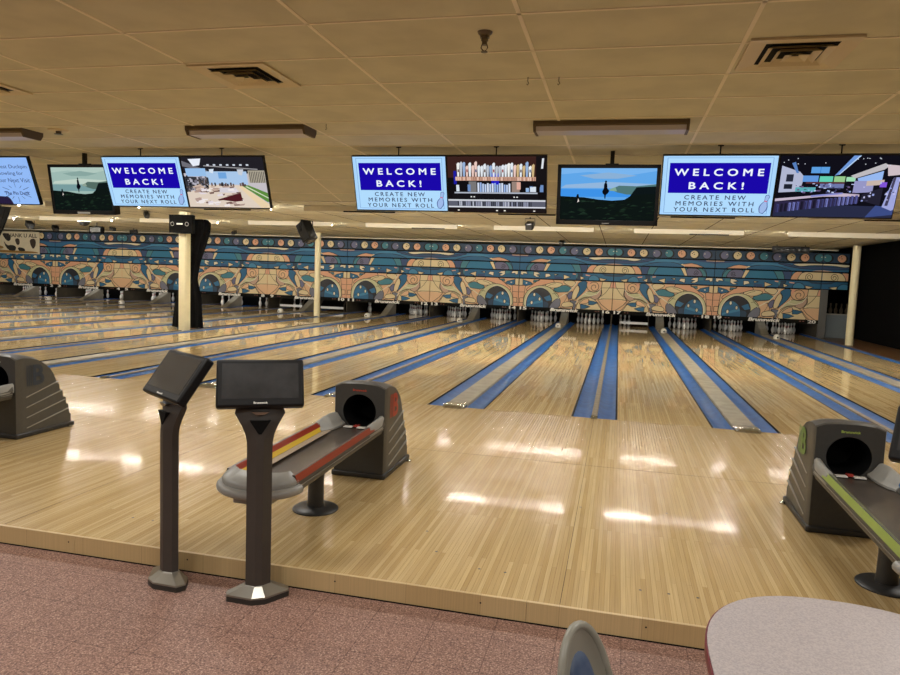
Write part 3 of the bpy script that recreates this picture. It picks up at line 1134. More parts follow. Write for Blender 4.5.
def img_lounge():
    r = random.Random(3)
    L = [((196, 190, 196), rect(0, 0, 1, 1)), ((34, 32, 38), rect(0, .68, 1, 1)), ((110, 110, 118), [(0, .93), (.3, .74), (.3, .70), (0, .82)]),
         ((168, 198, 232), rect(.28, .46, .78, .72)), ((112, 164, 220), rect(.43, .58, .53, .70)), ((150, 190, 232), rect(.03, .62, .28, .78)),
         ((52, 54, 60), [(0, .62), (.3, .6), (.3, .48), (0, .3)]), ((222, 206, 190), [(0, .3), (.3, .45), (.72, .45), (.9, 0), (0, 0)]),
         ((92, 138, 62), [(.70, .44), (.98, .12), (1, .12), (1, .3), (.78, .45)]), ((210, 220, 190), [(.74, .42), (1, .19), (1, .21), (.76, .43)]),
         ((232, 208, 170), [(.66, .42), (.7, .44), (1, .08), (1, 0), (.9, 0)]), ((176, 168, 150), rect(.80, .50, 1, .74)),
         ((214, 208, 214), [(.42, .4), (.62, .4), (.66, .3), (.4, .3)])]
    for i in range(9):
        L.append(((58, 54, 52), rect(.815 + .021 * i, .5, .823 + .021 * i, .72)))
    for i in range(90):
        u, v = r.uniform(.02, .28), r.uniform(.3, .6)
        L.append((r.choice([(180, 178, 190), (24, 24, 28), (120, 116, 128), (90, 80, 76)]), rect(u, v, u + r.uniform(.01, .03), v + r.uniform(.02, .06))))
    for i in range(60):
        u, v = r.uniform(.1, .7), r.uniform(.02, .42)
        L.append((r.choice([(236, 228, 226), (200, 176, 160), (176, 150, 140), (120, 92, 84), (224, 214, 220)]), [(u, v), (u + r.uniform(.03, .09), v + .01), (u + .06, v + r.uniform(.03, .07)), (u - .01, v + .03)]))
    for i in range(16):
        u = r.uniform(.32, .76)
        L.append((r.choice([(44, 40, 44), (80, 60, 56), (110, 90, 84)]), rect(u, .45, u + .02, .45 + r.uniform(.03, .08))))
    L += [((78, 28, 34), [(.40, .18), (.70, .32), (.71, .16), (.62, .14)]), ((230, 236, 246), [(.12, .98), (.28, .99), (.25, .86), (.17, .84)]),
          ((200, 205, 214), [(.7, .78), (.78, .78), (.75, .66), (.71, .68)]), ((150, 148, 152), [(.3, .86), (.95, .79), (.95, .77), (.3, .84)]), ((214, 226, 240), [(.36, .78), (.42, .79), (.4, .70), (.36, .72)])]
    for i in range(7):
        L.append(((206, 212, 226), rect(.34 + .08 * i, .85, .37 + .08 * i, .88)))
    return L


def img_taps():
    r = random.Random(5)
    L = [((18, 15, 18), rect(0, 0, 1, 1)), ((58, 34, 30), rect(0, .62, .96, 1)), ((24, 20, 22), rect(.9, .5, 1, 1)), ((30, 30, 160), rect(.06, .5, .09, .74)), ((30, 30, 190), rect(.45, .49, .53, .7))]
    for i in range(26):
        u = .10 + i * .0305
        h = r.uniform(.84, .93)
        L.append((r.choice([(196, 214, 232), (226, 232, 238), (206, 178, 130), (232, 200, 190), (150, 176, 214), (240, 240, 236), (190, 196, 206)]), [(u, .64), (u + .018, .64), (u + .026, h - .02), (u + .014, h), (u - .004, h - .03)]))
        if i % 3 == 0:
            L.append((r.choice([(150, 60, 60), (90, 60, 40), (70, 90, 130)]), rect(u + .004, .72, u + .018, .77)))
    L.append(((206, 160, 138), rect(.08, .57, .90, .64)))
    for i in range(40):
        u = .085 + i * .0205
        L.append((r.choice([(120, 84, 70), (236, 206, 190), (160, 120, 104)]), rect(u, .575, u + .008, .635)))
    L += [((120, 118, 118), rect(.22, .37, .30, .56)), ((150, 130, 120), rect(.66, .37, .74, .56)), ((222, 170, 154), rect(.71, .42, .75, .55))]
    for i in range(14):
        u = .31 + i * .0245
        L.append((r.choice([(186, 204, 236), (150, 176, 224), (214, 224, 244)]), rect(u, .37, u + .018, .37 + r.uniform(.13, .18))))
    for i in range(10):
        u = r.choice([.05, .16, .78, .84, .90]) + r.uniform(0, .05)
        L.append((r.choice([(150, 184, 226), (214, 224, 236), (110, 140, 190)]), rect(u, .38, u + .03, .38 + r.uniform(.06, .13))))
    L += [((176, 182, 196), rect(.07, .345, .92, .37)), ((22, 20, 24), rect(.05, .24, .93, .345)), ((206, 208, 216), rect(.0, .205, 1, .235)), ((92, 94, 108), rect(.0, .11, 1, .205)), ((214, 216, 224), rect(0, .085, 1, .11)), ((30, 24, 24), rect(0, 0, 1, .085))]
    for i in range(44):
        u = .1 + i * .0175
        L.append((r.choice([(196, 200, 214), (40, 42, 52), (150, 154, 176)]), rect(u, .115, u + .01, .2)))
    for u in (.24, .27, .68, .71):
        L.append(((230, 230, 230), rect(u, .28, u + .015, .30)))
    for u in (.1, .5, .58, .88):
        L.append(((236, 230, 220), rect(u, .03, u + .02, .05)))
    L.append(((220, 224, 230), [(.955, .8), (.975, .8), (.985, .98), (.965, .98)]))
    return L


def img_bar():
    r = random.Random(9)
    L = [((16, 15, 24), rect(0, 0, 1, 1)), ((40, 44, 70), [(0, .0), (1, .0), (1, .18), (.5, .2), (0, .1)]), ((60, 76, 132), [(.78, 0), (1, .05), (1, .16), (.85, .2)]),
         ((176, 182, 208), [(.02, .84), (.18, .74), (.22, .66), (.2, .42), (.02, .40)]), ((40, 44, 60), rect(.07, .58, .13, .7)), ((30, 34, 46), rect(.06, .46, .13, .54)),
         ((86, 126, 190), [(.1, .88), (.13, .9), (.17, .72), (.15, .72)]), ((110, 150, 214), [(.47, .68), (.51, .7), (.66, 1.0), (.60, 1.0)]), ((180, 206, 240), [(.5, .70), (.51, .7), (.66, 1.0), (.645, 1.0)]),
         ((92, 158, 224), rect(.27, .72, .42, .82)), ((60, 120, 200), rect(.345, .72, .35, .82)), ((96, 150, 220), rect(.21, .58, .34, .68)), ((98, 206, 176), rect(.35, .58, .46, .67)),
         ((150, 200, 140), rect(.47, .58, .56, .67)), ((160, 220, 180), rect(.57, .59, .645, .66)), ((90, 50, 56), rect(.24, .55, .56, .58)), ((110, 120, 170), rect(.36, .48, .56, .55)), ((90, 170, 180), rect(.16, .42, .33, .49)),
         ((150, 184, 240), [(.66, .64), (.86, .76), (.86, .6), (.68, .56)]), ((190, 186, 190), [(.60, .68), (.86, .88), (.9, .84), (.86, .78), (.64, .64)]), ((150, 150, 196), [(.64, .6), (.8, .6), (.8, .42), (.64, .40)]),
         ((200, 180, 170), [(.74, .6), (.88, .62), (.88, .54), (.74, .52)]), ((128, 84, 214), rect(.85, .50, .905, .58)), ((206, 190, 196), [(.88, .86), (1, .84), (1, .7), (.90, .68)]), ((160, 166, 220), [(.90, .18), (.98, .12), (1, .14), (1, .66), (.95, .66)]),
         ((70, 66, 92), [(.92, .2), (.945, .2), (.97, .66), (.95, .66)]), ((36, 34, 50), [(.72, .38), (.88, .5), (.88, .2), (.72, .28)]),
         ((196, 180, 200), [(0, .30), (.55, .40), (.7, .38), (.7, .345), (.4, .34), (0, .255)]), ((136, 140, 206), [(.3, .36), (.56, .41), (.56, .385), (.3, .33)]),
         ((46, 40, 70), [(0, .25), (.7, .34), (.7, .24), (0, .06)])]
    for i in range(20):
        u = .02 + i * .034
        v = .07 + i * .0085
        L.append((r.choice([(84, 88, 150), (110, 116, 180), (30, 28, 46), (60, 62, 110)]), rect(u, v, u + .022, v + .14)))
        L.append(((20, 18, 30), rect(u + .004, v, u + .008, v + .12)))
    for i in range(16):
        u, v = r.uniform(.02, .9), r.uniform(.84, .97)
        L.append(((220, 226, 240), rect(u, v, u + .008, v + .012)))
    for i in range(46):
        u, v = r.uniform(.15, .66), r.uniform(.40, .56)
        L.append((r.choice([(160, 180, 236), (110, 90, 130), (196, 206, 244), (60, 60, 96)]), rect(u, v, u + r.uniform(.008, .025), v + r.uniform(.01, .03))))
    for i in range(24):
        u, v = r.uniform(.7, .99), r.uniform(.22, .62)
        L.append((r.choice([(150, 160, 220), (70, 70, 100), (190, 190, 230)]), rect(u, v, u + r.uniform(.006, .02), v + r.uniform(.01, .04))))
    return L


def img_sea(teal):
    def c(b, t):
        return t if teal else b
    r = random.Random(11)
    L = [(c((96, 166, 232), (158, 186, 178)), rect(0, 0, 1, 1)), (c((62, 146, 232), (120, 156, 158)), rect(0, .45, 1, .60)),
         (c((120, 180, 238), (176, 200, 190)), [(0, .88), (.3, .93), (.7, .86), (1, .95), (1, 1), (0, 1)]), (c((138, 176, 214), (136, 166, 160)), [(.2, .86), (.5, .92), (.8, .86), (.6, .8), (.35, .8)]),
         (c((146, 182, 220), (190, 208, 196)), [(.05, .68), (.5, .74), (1, .70), (1, .62), (0, .62)]),
         (c((80, 118, 120), (84, 108, 100)), [(.52, .60), (.56, .62), (.62, .67), (.80, .66), (1, .70), (1, .5), (.70, .5), (.60, .54)]),
         (c((130, 168, 150), (140, 160, 146)), [(.52, .60), (.58, .64), (.6, .56), (.52, .57)]),
         ((14, 22, 24), [(.72, .42), (.80, .64), (1, .66), (1, .3), (.7, .3)]),
         ((14, 22, 20), [(0, .46), (.1, .45), (.25, .44), (.4, .40), (.55, .38), (.68, .40), (.74, .47), (.80, .50), (1, .52), (1, 0), (0, 0)])]
    for i in range(90):
        u, v = r.uniform(0, 1), r.uniform(.02, .38)
        k = r.uniform(.6, 1.7)
        L.append(((int(20 * k), int(32 * k), int(24 * k)), [(u, v), (u + r.uniform(.03, .1), v + r.uniform(0, .02)), (u + .04, v + r.uniform(.02, .04))]))
    L += [((10, 12, 20), [(.445, .56), (.46, .62), (.462, .70), (.478, .74), (.494, .70), (.498, .62), (.52, .57), (.505, .52), (.485, .49), (.482, .42), (.472, .42), (.468, .49), (.45, .52)]),
          ((10, 12, 20), ell(.48, .745, .011, .022, 8)), ((12, 16, 20), [(.165, .34), (.17, .44), (.18, .50), (.195, .50), (.205, .42), (.2, .34)]), ((230, 220, 214), [(.185, .34), (.195, .42), (.205, .36)])]
    return L


TW, TH = 1.118, .637
TILT = RAD(20.5)
YT, ZT = -.747, 2.946


def monitor(x, kind, lab, y=YT, z=ZT, w=TW, h=TH, tilt=TILT, group='wide monitors under the ceiling'):
    o = thing('monitor', lab, 'monitor', (x, y, z), (tilt, 0, 0), group)
    b = .011
    mb = MB()
    mb.box((0.003, .0, -h), (w - .003, .05, 0), M_BLACK)
    mb.box((0.003, -.003, -b), (w - .003, 0, 0), M_BLACK)
    mb.box((0.003, -.003, -h), (w - .003, 0, -h + b * 1.2), M_BLACK)
    mb.box((0.003, -.003, -h), (b, 0, 0), M_BLACK)
    mb.box((w - b, -.003, -h), (w - .003, 0, 0), M_BLACK)
    mb.box((.2, .05, -h + .1), (w - .2, .085, -.1), M_BLACK)
    mb.build('casing', o)
    mb = MB()
    iw, ih = w - 2 * b, h - 2.2 * b
    layered(mb, kind(), iw, ih)
    sc = mb.build('screen', o, smooth=0, loc=(b, -.0005, -b))
    up = Vector((0, sin(tilt), cos(tilt)))
    for xx in (w * .5,):
        mb = MB()
        q = Vector((xx, .03, 0))
        mb.tube([q, q + up * ((ZC - z) / 1.0 - .012)], .007, M_BLACK, 8)
        mb.lathe([(.03, 0), (.03, .01)], tuple(q + up * (ZC - z - .022)), M_BLACK, 12)
        mb.build('hanger', o)
    return o, sc, iw, ih


def welcome(x, lab):
    o, sc, w, h = monitor(x, img_welcome, lab)
    mb = MB()
    wh, nv = glow((240, 246, 255)), glow((40, 42, 84))
    put_text(mb, 'WELCOME', .5 * w, -.27 * h, .79 * w, .12 * h, -.006, wh, space=1.6, bold=.022)
    mb.build('lettering', sc, smooth=0)
    mb = MB()
    put_text(mb, 'BACK!', .49 * w, -.495 * h, .49 * w, .12 * h, -.006, wh, space=1.6, bold=.022)
    mb.build('lettering', sc, smooth=0)
    mb = MB()
    put_text(mb, 'CREATE NEW', .49 * w, -.695 * h, .55 * w, .075 * h, -.006, nv, space=1.4, bold=.010)
    mb.build('lettering', sc, smooth=0)
    mb = MB()
    put_text(mb, 'MEMORIES WITH', .49 * w, -.80 * h, .70 * w, .075 * h, -.006, nv, space=1.4, bold=.010)
    mb.build('lettering', sc, smooth=0)
    mb = MB()
    put_text(mb, 'YOUR NEXT ROLL', .49 * w, -.905 * h, .73 * w, .075 * h, -.006, nv, space=1.4, bold=.010)
    mb.build('lettering', sc, smooth=0)
    mb = MB()
    T = Matrix.Translation((.915 * w, -.006, -.95 * h)) @ Matrix.Rotation(RAD(14), 4, 'Y')
    pr = [(r * IN * .55, z * IN * .50) for r, z in prof]
    ol = [(r, z) for r, z in pr] + [(-r, z) for r, z in reversed(pr)]
    big = [(p[0] * 1.25, p[1] * 1.03 - .003) for p in ol]
    mb.add([T @ Vector((p[0], 0, p[1])) for p in big], [tuple(range(len(big)))], glow((64, 84, 150)))
    mb.add([T @ Vector((p[0] * .98, -.0006, p[1] * .98 + .002)) for p in ol], [tuple(range(len(ol)))], glow((158, 186, 232)))
    mb.add([T @ Vector(p) for p in ((-.016, -.0012, .122), (.016, -.0012, .122), (.014, -.0012, .132), (-.014, -.0012, .132))], [(0, 1, 2, 3)], glow((206, 90, 120)))
    mb.build('pin_drawing', sc, smooth=0)


XM = -2.832
welcome(XM - P + .015, 'monitor reading WELCOME BACK, leftmost of the three, beside the lounge photo')
welcome(XM - .03, 'monitor reading WELCOME BACK, middle of the three, beside the beer taps photo')
welcome(XM + P, 'monitor reading WELCOME BACK, rightmost of the three, beside the bar photo')
monitor(XM - P + TW + .02, img_lounge, 'monitor showing a photo of a lounge with a green strip', w=TW)
monitor(XM + TW - .03, img_taps, 'monitor showing a photo of a long row of beer taps')
monitor(XM + P + TW, img_bar, 'monitor showing a photo of a dark bar with blue screens')


def img_blue():
    return [((146, 186, 246), rect(0, 0, 1, 1)), ((40, 30, 60), [(0, .0), (.62, 0), (.60, .1), (.57, .16), (0, .2)])]


o, sc, w, h = monitor(XM - 2 * P + TW + .06, img_blue, 'light blue monitor with duckpin text cut off at the left edge')
mb = MB()
nv = glow((44, 54, 100))
put_text(mb, 'Request Duckpin', .70 * w, -.20 * h, .54 * w, .10 * h, -.004, nv)
mb.build('lettering', sc, smooth=0)
mb = MB()
put_text(mb, 'Bowling for', .71 * w, -.34 * h, .36 * w, .10 * h, -.004, nv)
mb.build('lettering', sc, smooth=0)
mb = MB()
put_text(mb, 'Your Next Visit', .71 * w, -.48 * h, .50 * w, .09 * h, -.004, nv)
mb.build('lettering', sc, smooth=0)
mb = MB()
put_text(mb, 'The Pin Deck', .72 * w, -.76 * h, .36 * w, .075 * h, -.004, nv, bold=.01)
for k in range(12):
    a = 2 * pi * k / 12
    cx, cz = .72 * w, -.74 * h
    for q in strip_quads([(cx + .13 * cos(a), cz + .065 * sin(a)), (cx + (.2 + .04 * (k % 2)) * cos(a), cz + (.10 + .03 * (k % 2)) * sin(a))], .006, False):
        mb.add([(p[0], -.004, p[1]) for p in q], [(0, 1, 2, 3)], nv)
mb.build('emblem', sc, smooth=0)


def tv(x, teal, lab, bar, w=1.10, h=.655):
    tilt = .155
    o = thing('television', lab, 'television', (x, -.45, 2.896), (tilt, 0, 0), 'older screens showing a seascape')
    mb = MB()
    mb.box((0, 0, -h), (w, .09, 0), M_BLACK)
    mb.build('casing', o, bevel=.012)
    b = .04
    mb = MB()
    mb.box((0, -.012, -b), (w, 0, 0), M_BLACK)
    mb.box((0, -.012, -h), (w, 0, -h + .055), M_BLACK)
    mb.box((0, -.012, -h), (b, 0, 0), M_BLACK)
    mb.box((w - b, -.012, -h), (w, 0, 0), M_BLACK)
    mb.build('bezel', o, bevel=.004)
    mb = MB()
    if bar:
        mb.box((w * .4, -.013, -h + .008), (w * .6, -.012, -h + .035), M_GREY)
    else:
        mb.box((w * .46, -.0135, -h + .016), (w * .53, -.012, -h + .024), M_GREY)
    mb.build('badge', o)
    mb = MB()
    layered(mb, img_sea(teal), w - 2 * b, h - b - .055)
    mb.build('screen', o, smooth=0, loc=(b, -.001, -b))
    up = Vector((0, sin(tilt), cos(tilt)))
    mb = MB()
    c = Vector((w * .53, .07, -.02))
    T = Matrix.Rotation(-tilt, 4, 'X')
    mb.box((-.022, -.022, 0), (.022, .022, ZC - 2.896 + .02 + .01), M_BLACK, Matrix.Translation(c) @ T)
    mb.box((-.07, -.03, -.03), (.07, .04, .03), M_BLACK, Matrix.Translation(c))
    mb.build('mount', o)


tv(-.534, False, 'black television showing a bright blue seascape, in the middle of the room', False)
tv(-.534 - 2 * P + .04, True, 'black television showing a dull green seascape, at the left', True, .98, .65)

# ================================================================== PILLARS AND FITTINGS
def pillar(n, x, y, r, sq, lab):
    mb = MB()
    if sq:
        k = r * .25
        pts = [(r, r - k), (r - k, r), (-r + k, r), (-r, r - k), (-r, -r + k), (-r + k, -r), (r - k, -r), (r, -r + k)]
        mb.prism(pts, 'z', FZ, ZL, M_CREAM)
    else:
        mb.lathe([(r, FZ), (r, ZL)], (0, 0, 0), M_CREAM, 20)
    o = mb.build('support_pillar', loc=(x, y, 0))
    tag(o, lab, 'pillar')


pillar(1, -10.43, 7.2, .11, True, 'square cream pillar with the black drape, standing between the lanes')
pillar(2, -10.22, 14.72, .105, False, 'thin round cream pillar standing farther back below the tilted spotlight')
pillar(3, 7.0, 14.71, .11, False, 'round cream pillar at the right edge of the lanes')

# drape beside the square pillar
mb = MB()
rings = []
for z, x0, x1, dep in ((.03, -11.0, -10.24, .22), (.3, -10.98, -10.26, .21), (.8, -10.92, -10.28, .19), (1.3, -10.74, -10.38, .16), (1.7, -10.66, -10.30, .17), (2.15, -10.60, -10.14, .2), (2.5, -10.58, -10.04, .22), (2.72, -10.56, -10.02, .2), (2.80, -10.50, -10.10, .15)):
    ring = []
    n = 72
    for i in range(n):
        a = 2 * pi * i / n
        f = 1 + .13 * sin(8 * a + z * .9) + .05 * sin(15 * a)
        ring.append(((x0 + x1) / 2 + (x1 - x0) / 2 * cos(a) * f, 7.62 + dep * sin(a) * f, z))
    rings.append(ring)
mb.loft(rings, M_DRAPE)
tag(mb.build('drape', smooth=60), 'long black drape hanging bunched behind the square cream pillar', 'drape')
# wedge speaker on the square pillar
o = thing('hanging_speaker', 'black wedge loudspeaker with small white badge on the square cream pillar', 'speaker', (-10.29, 6.93, 2.41))
mb = MB()
arc = [(-.33 + .66 * i / 8, -.10 - .06 * math.sin(pi * i / 8)) for i in range(9)]
mb.prism(arc + [(.25, .12), (-.25, .12)], 'z', 0, .44, M_WALLB)
mb.build('cabinet', o, bevel=.01)
mb = MB()
mb.box((-.07, -.166, .2), (.09, -.155, .235), M_WHITE)
mb.build('badge', o)
for s_ in (-1, 1):
    mb = MB()
    mb.tube([(s_ * .2 + .045 * cos(a * pi / 8), -.15, .215 + .045 * sin(a * pi / 8)) for a in range(16)], .008, M_GREY, 6, closed=True)
    mb.build('driver_ring', o)
mb = MB()
mb.box((-.04, .1, .15), (.12, .14, .3), M_BLACK)
mb.build('bracket', o)


def spotlight(loc, sc, yaw, pitch, lab, cat='spotlight'):
    """black can lamp on a yoke hung from the lane ceiling"""
    o = thing('stage_spotlight', lab, cat, loc, (0, 0, yaw), 'small black lights under the lane ceiling')
    h = (ZL - loc[2])
    mb = MB()
    T = Matrix.Rotation(pitch, 4, 'X')
    mb.box((-.13 * sc, -.22 * sc, -.12 * sc), (.13 * sc, .22 * sc, .12 * sc), M_BLACK, T)
    mb.build('lamp_body', o, bevel=.02 * sc)
    mb = MB()
    mb.lathe([(.10 * sc, .0), (.11 * sc, .02 * sc), (.08 * sc, .03 * sc)], (0, 0, 0), M_GLASS, 16, T=T @ Matrix.Translation((0, -.22 * sc, 0)) @ Matrix.Rotation(RAD(90), 4, 'X'))
    mb.build('lens', o)
    mb = MB()
    mb.tube([(-.17 * sc, 0, 0), (-.17 * sc, 0, .24 * sc), (.17 * sc, 0, .24 * sc), (.17 * sc, 0, 0)], .014 * sc, M_BLACK, 6)
    mb.tube([(0, 0, .24 * sc), (0, 0, h)], .014, M_BLACK, 6)
    mb.build('yoke', o)


spotlight((-8.0, 9.05, 2.64), 1.25, RAD(70), RAD(58), 'large black spotlight tilted down on a yoke, in front of the thin round pillar')
spotlight((-19.4, 11.6, 2.80), .8, RAD(60), RAD(20), 'small black spotlight above the cream banner')
spotlight((-20.6, 14.0, 2.84), .7, RAD(60), RAD(30), 'small black spotlight just right of the cream banner')
spotlight((-18.0, 13.9, 2.86), .5, RAD(80), RAD(10), 'small black light over the mural right of the white dome camera')
spotlight((-17.8, 14.8, 2.82), .6, RAD(-60), RAD(10), 'small black light over the mural left of the square pillar')
spotlight((-11.3, 6.9, 2.84), .42, RAD(50), RAD(35), 'small black light hung just under the leftmost welcome monitor')
spotlight((-13.1, 14.0, 2.84), .45, RAD(0), RAD(20), 'small black light over the mural between the two left pillars')
spotlight((-1.76, 6.95, 2.77), .62, RAD(0), RAD(15), 'square black light hung under the beer taps monitor')
spotlight((-1.76, 15.6, 2.86), .62, RAD(0), RAD(20), 'black light cluster over the mural between lanes 15 and 16')
# flat box lamp near dome camera
o = thing('wall_wash_light', 'square grey and black lamp hanging right of the white dome camera', 'spotlight', (-17.0, 11.9, 2.70))
mb = MB()
mb.box((-.26, -.05, -.12), (.26, .08, .12), M_WALLB)
mb.build('lamp_body', o, bevel=.015)
mb = MB()
mb.box((-.2, -.056, -.07), (.2, -.05, .08), mat('lamp_glass_grey', (40, 42, 40), 0.4))
mb.build('lens', o)
mb = MB()
mb.tube([(0, .02, .12), (0, .02, ZL - 2.70)], .014, M_BLACK, 6)
mb.build('stem', o)
o = thing('ceiling_dome_camera', 'white ceiling dome camera under the green seascape television', 'camera', (-16.0, 10.2, ZL))
mb = MB()
mb.lathe([(.19, 0), (.19, -.05), (.21, -.07), (.2, -.10)], (0, 0, 0), M_FIXW, 20)
mb.build('housing', o)
mb = MB()
mb.lathe([(.16, -.10), (.155, -.14), (.12, -.19), (.06, -.22), (.01, -.23)], (0, 0, 0), M_BLACK, 20)
mb.build('dome', o)
# long bar lamp above lanes 19/20
o = thing('ceiling_bar_light', 'black bar of small lamps hanging above the mural over lane 20', 'light bar', (5.25, 15.0, 2.80))
mb = MB()
mb.box((-.52, -.05, -.10), (.52, .06, .10), M_BLACK)
mb.build('bar', o, bevel=.01)
for k in range(6):
    mb = MB()
    mb.lathe([(.05, 0), (.06, .03), (.04, .04)], (-.42 + .168 * k, -.05, 0), M_GLASS, 12, T=Matrix.Rotation(RAD(90), 4, 'X'))
    mb.build('lamp', o)
mb = MB()
for s_ in (-.4, .4):
    mb.tube([(s_, 0, .1), (s_, 0, ZL - 2.80)], .012, M_BLACK, 6)
mb.build('stem', o)
# bundle of black cloth below the monitor at the far left
mb = MB()
rings = []
for z, x0, x1 in ((2.2, -15.75, -15.5), (2.4, -15.75, -15.35), (2.7, -15.75, -15.2), (2.95, -15.75, -15.1)):
    rings.append([((x0 + x1) / 2 + (x1 - x0) / 2 * cos(a * pi / 14) * (1 + .1 * sin(a * 2.1)), 6.6 + .14 * sin(a * pi / 14), z) for a in range(28)])
mb.loft(rings, M_DRAPE)
tag(mb.build('ceiling_drape', smooth=60), 'black cloth hanging below the light blue monitor at the left edge', 'drape')

# ================================================================== BALL RETURNS
def ball_return(x, y, col_l, col_r, logo, textcol, lab, stripes, strip=False):
    o = thing('ball_return', lab, 'ball return', (x, y, 0), group='ball returns on the approach')
    W, H = .213, .738
    # hood -----------------------------------------------------
    N = 36
    R, CZ = .131, .53

    def outline(zs=1.0, inset=1.0):
        pts = []
        for i in range(N):
            a = 2 * pi * i / N + pi / N
            dx, dz = cos(a), sin(a)
            zc = CZ
            top = H + .018
            tx = W / abs(dx) if abs(dx) > 1e-6 else 9
            tz = ((top - zc) / dz) if dz > 1e-6 else ((zc - .04) / -dz if dz < -1e-6 else 9)
            t = min(tx, tz)
            px, pz = dx * t, zc + dz * t
            if pz > H - .02:
                pz = H + .018 * (1 - (px / W) ** 2) - (.02 * max(0, abs(px) / W - .85) / .15)
            pts.append((px * inset, pz))
        return pts
    # snap corners
    base = outline()
    cor = [(W, .04), (-W, .04), (W, H - .015), (-W, H - .015)]
    for c in cor:
        j = min(range(N), key=lambda i: (base[i][0] - c[0]) ** 2 + (base[i][1] - c[1]) ** 2)
        base[j] = c
    mb = MB()
    circ = [(R * cos(2 * pi * i / N + pi / N), CZ + R * sin(2 * pi * i / N + pi / N)) for i in range(N)]
    circ2 = [(1.05 * (p[0]), CZ + 1.05 * (p[1] - CZ)) for p in circ]
    mb.loft([[(p[0] * .97, 0, p[1] * .985 + .01 * .5) for p in base], [(p[0], -.002, p[1]) for p in circ2]], M_HOODF, cap=False)
    mb.loft([[(p[0], -.002, p[1]) for p in circ2], [(p[0], .012, p[1]) for p in circ], [(p[0], .34, p[1]) for p in circ]], M_BLACK, cap=False)
    mb.add([(p[0], .34, p[1]) for p in circ], [tuple(range(N))], M_VOID)
    mb.build('front_panel', o, smooth=50)
    mb = MB()
    st = [(0, .97, .985), (.012, 1, 1), (.08, 1.0, 1.012), (.16, 1, 1.0), (.25, .995, .965), (.33, .985, .90), (.40, .975, .82), (.44, .97, .74), (.465, .968, .66), (.48, .968, .60), (.505, .968, .585), (.512, .968, .50), (.545, .968, .485), (.552, .968, .39), (.585, .968, .375), (.592, .968, .28), (.62, .968, .265), (.63, .968, .14), (.65, .968, .12)]
    rings = [[(p[0] * sx, d, .04 + (p[1] - .04) * sz) for p in base] for d, sx, sz in st]
    mb.loft(rings, M_HOOD, cap=False)
    mb.add(rings[-1], [tuple(range(N))], M_HOOD)
    sh = mb.build('hood_shell', o, smooth=35)
    for s_ in (-1, 1):
        for k in range(4):
            mb = MB()
            z = .10 + .095 * k
            d1 = .612 - .042 * k
            T = Matrix.Translation((s_ * .212, 0, 0))
            pts = [(.11, z - .02), (.11, z - .013), (d1, z + .086), (d1, z + .078)]
            mb.prism(pts, 'x', s_ * .206, s_ * .2185, M_HOODL)
            mb.build('side_ridge', sh, smooth=0)
    mb = MB()
    mb.box((-.225, -.012, 0), (.225, .68, .045), M_PLINTH)
    mb.build('plinth', o, bevel=.012)
    for s_ in (-1, 1):
        mb = MB()
        mb.lathe([(.022, 0), (.022, .012), (.012, .02)], (s_ * .24, .60, 0), M_CHROME, 10)
        mb.build('anchor_foot', o)
    # badge B on both sides
    lm = mat('logo_%d_%d_%d' % logo, logo, 0.4)
    v, f = fit_text('B', 0, 0, .135, .19, bold=.03)
    for s_ in (-1, 1):
        mb = MB()
        mb.add([(s_ * (.2165 + .0003 * (i // (len(v) // 8))), .25 + s_ * p[0] * 1.0, .565 + p[1]) for i, p in enumerate(v)], f, lm)
        for q in range(3):
            d = .25 + s_ * -(.085 + .022 * q)
            mb.add([(s_ * .2165, d - .006, .47), (s_ * .2165, d + .006, .47), (s_ * .2165, d + .006, .66), (s_ * .2165, d - .006, .66)], [(0, 1, 2, 3)], lm)
        mb.build('side_logo', o, smooth=0)
    mb = MB()
    put_text(mb, 'Brunswick', .0, .70, .115, .017, -.0035, mat('brand_%d_%d_%d' % textcol, textcol, 0.4), bold=.02)
    mb.build('brand_lettering', o, smooth=0)
    # rack -----------------------------------------------------
    Lr = -1.57
    MB.warp = lambda p: (p[0], p[1], p[2] + .034 * (p[1] - Lr) / -Lr)
    mb = MB()
    bedp = [(-.175, .40), (-.14, .385), (-.05, .378), (0, .376), (.05, .378), (.14, .385), (.175, .40), (.175, .36), (.1, .335), (-.1, .335), (-.175, .36)]
    mb.prism(bedp, 'y', Lr, .02, M_BED)
    mb.build('rack_bed', o, smooth=30)
    if strip:  # pale strip on the bed stands in for the yellow rail's reflection
        mb = MB()
        mb.box((-.165, Lr + .1, .401), (-.11, -.3, .4035), mat('bed_reflection_tan', (150, 134, 112), 0.4))
        mb.build('bed_reflection', o)
    cols = (col_l, col_r)
    for i, s_ in enumerate((-1, 1)):
        mb = MB()
        rp = [(.165, .36), (.165, .405), (.18, .425), (.196, .465), (.212, .468), (.229, .415), (.219, .412), (.222, .398), (.213, .392), (.217, .372), (.208, .366), (.20, .345)]
        mb.prism([(s_ * p[0], p[1]) for p in rp], 'y', Lr, -.04, M_HOOD)
        rail = mb.build('side_rail', o, smooth=20)
        mb = MB()
        mb.box((s_ * .2165 - .002, Lr, .386), (s_ * .2165 + .002, -.04, .390), M_HOODL)
        mb.build('rail_bead', rail, smooth=0)
        for (z0, z1, xa, xb), c in zip(stripes[i], cols[i]):
            mb = MB()
            mb.prism([(s_ * xa, z0), (s_ * xb, z1), (s_ * (xb + .003), z1 + .001), (s_ * (xa + .003), z0 - .001)], 'y', Lr + .0, -.28, mat('accent_%d_%d_%d' % c, c, 0.35))
            mb.build('accent_stripe', rail, smooth=0)
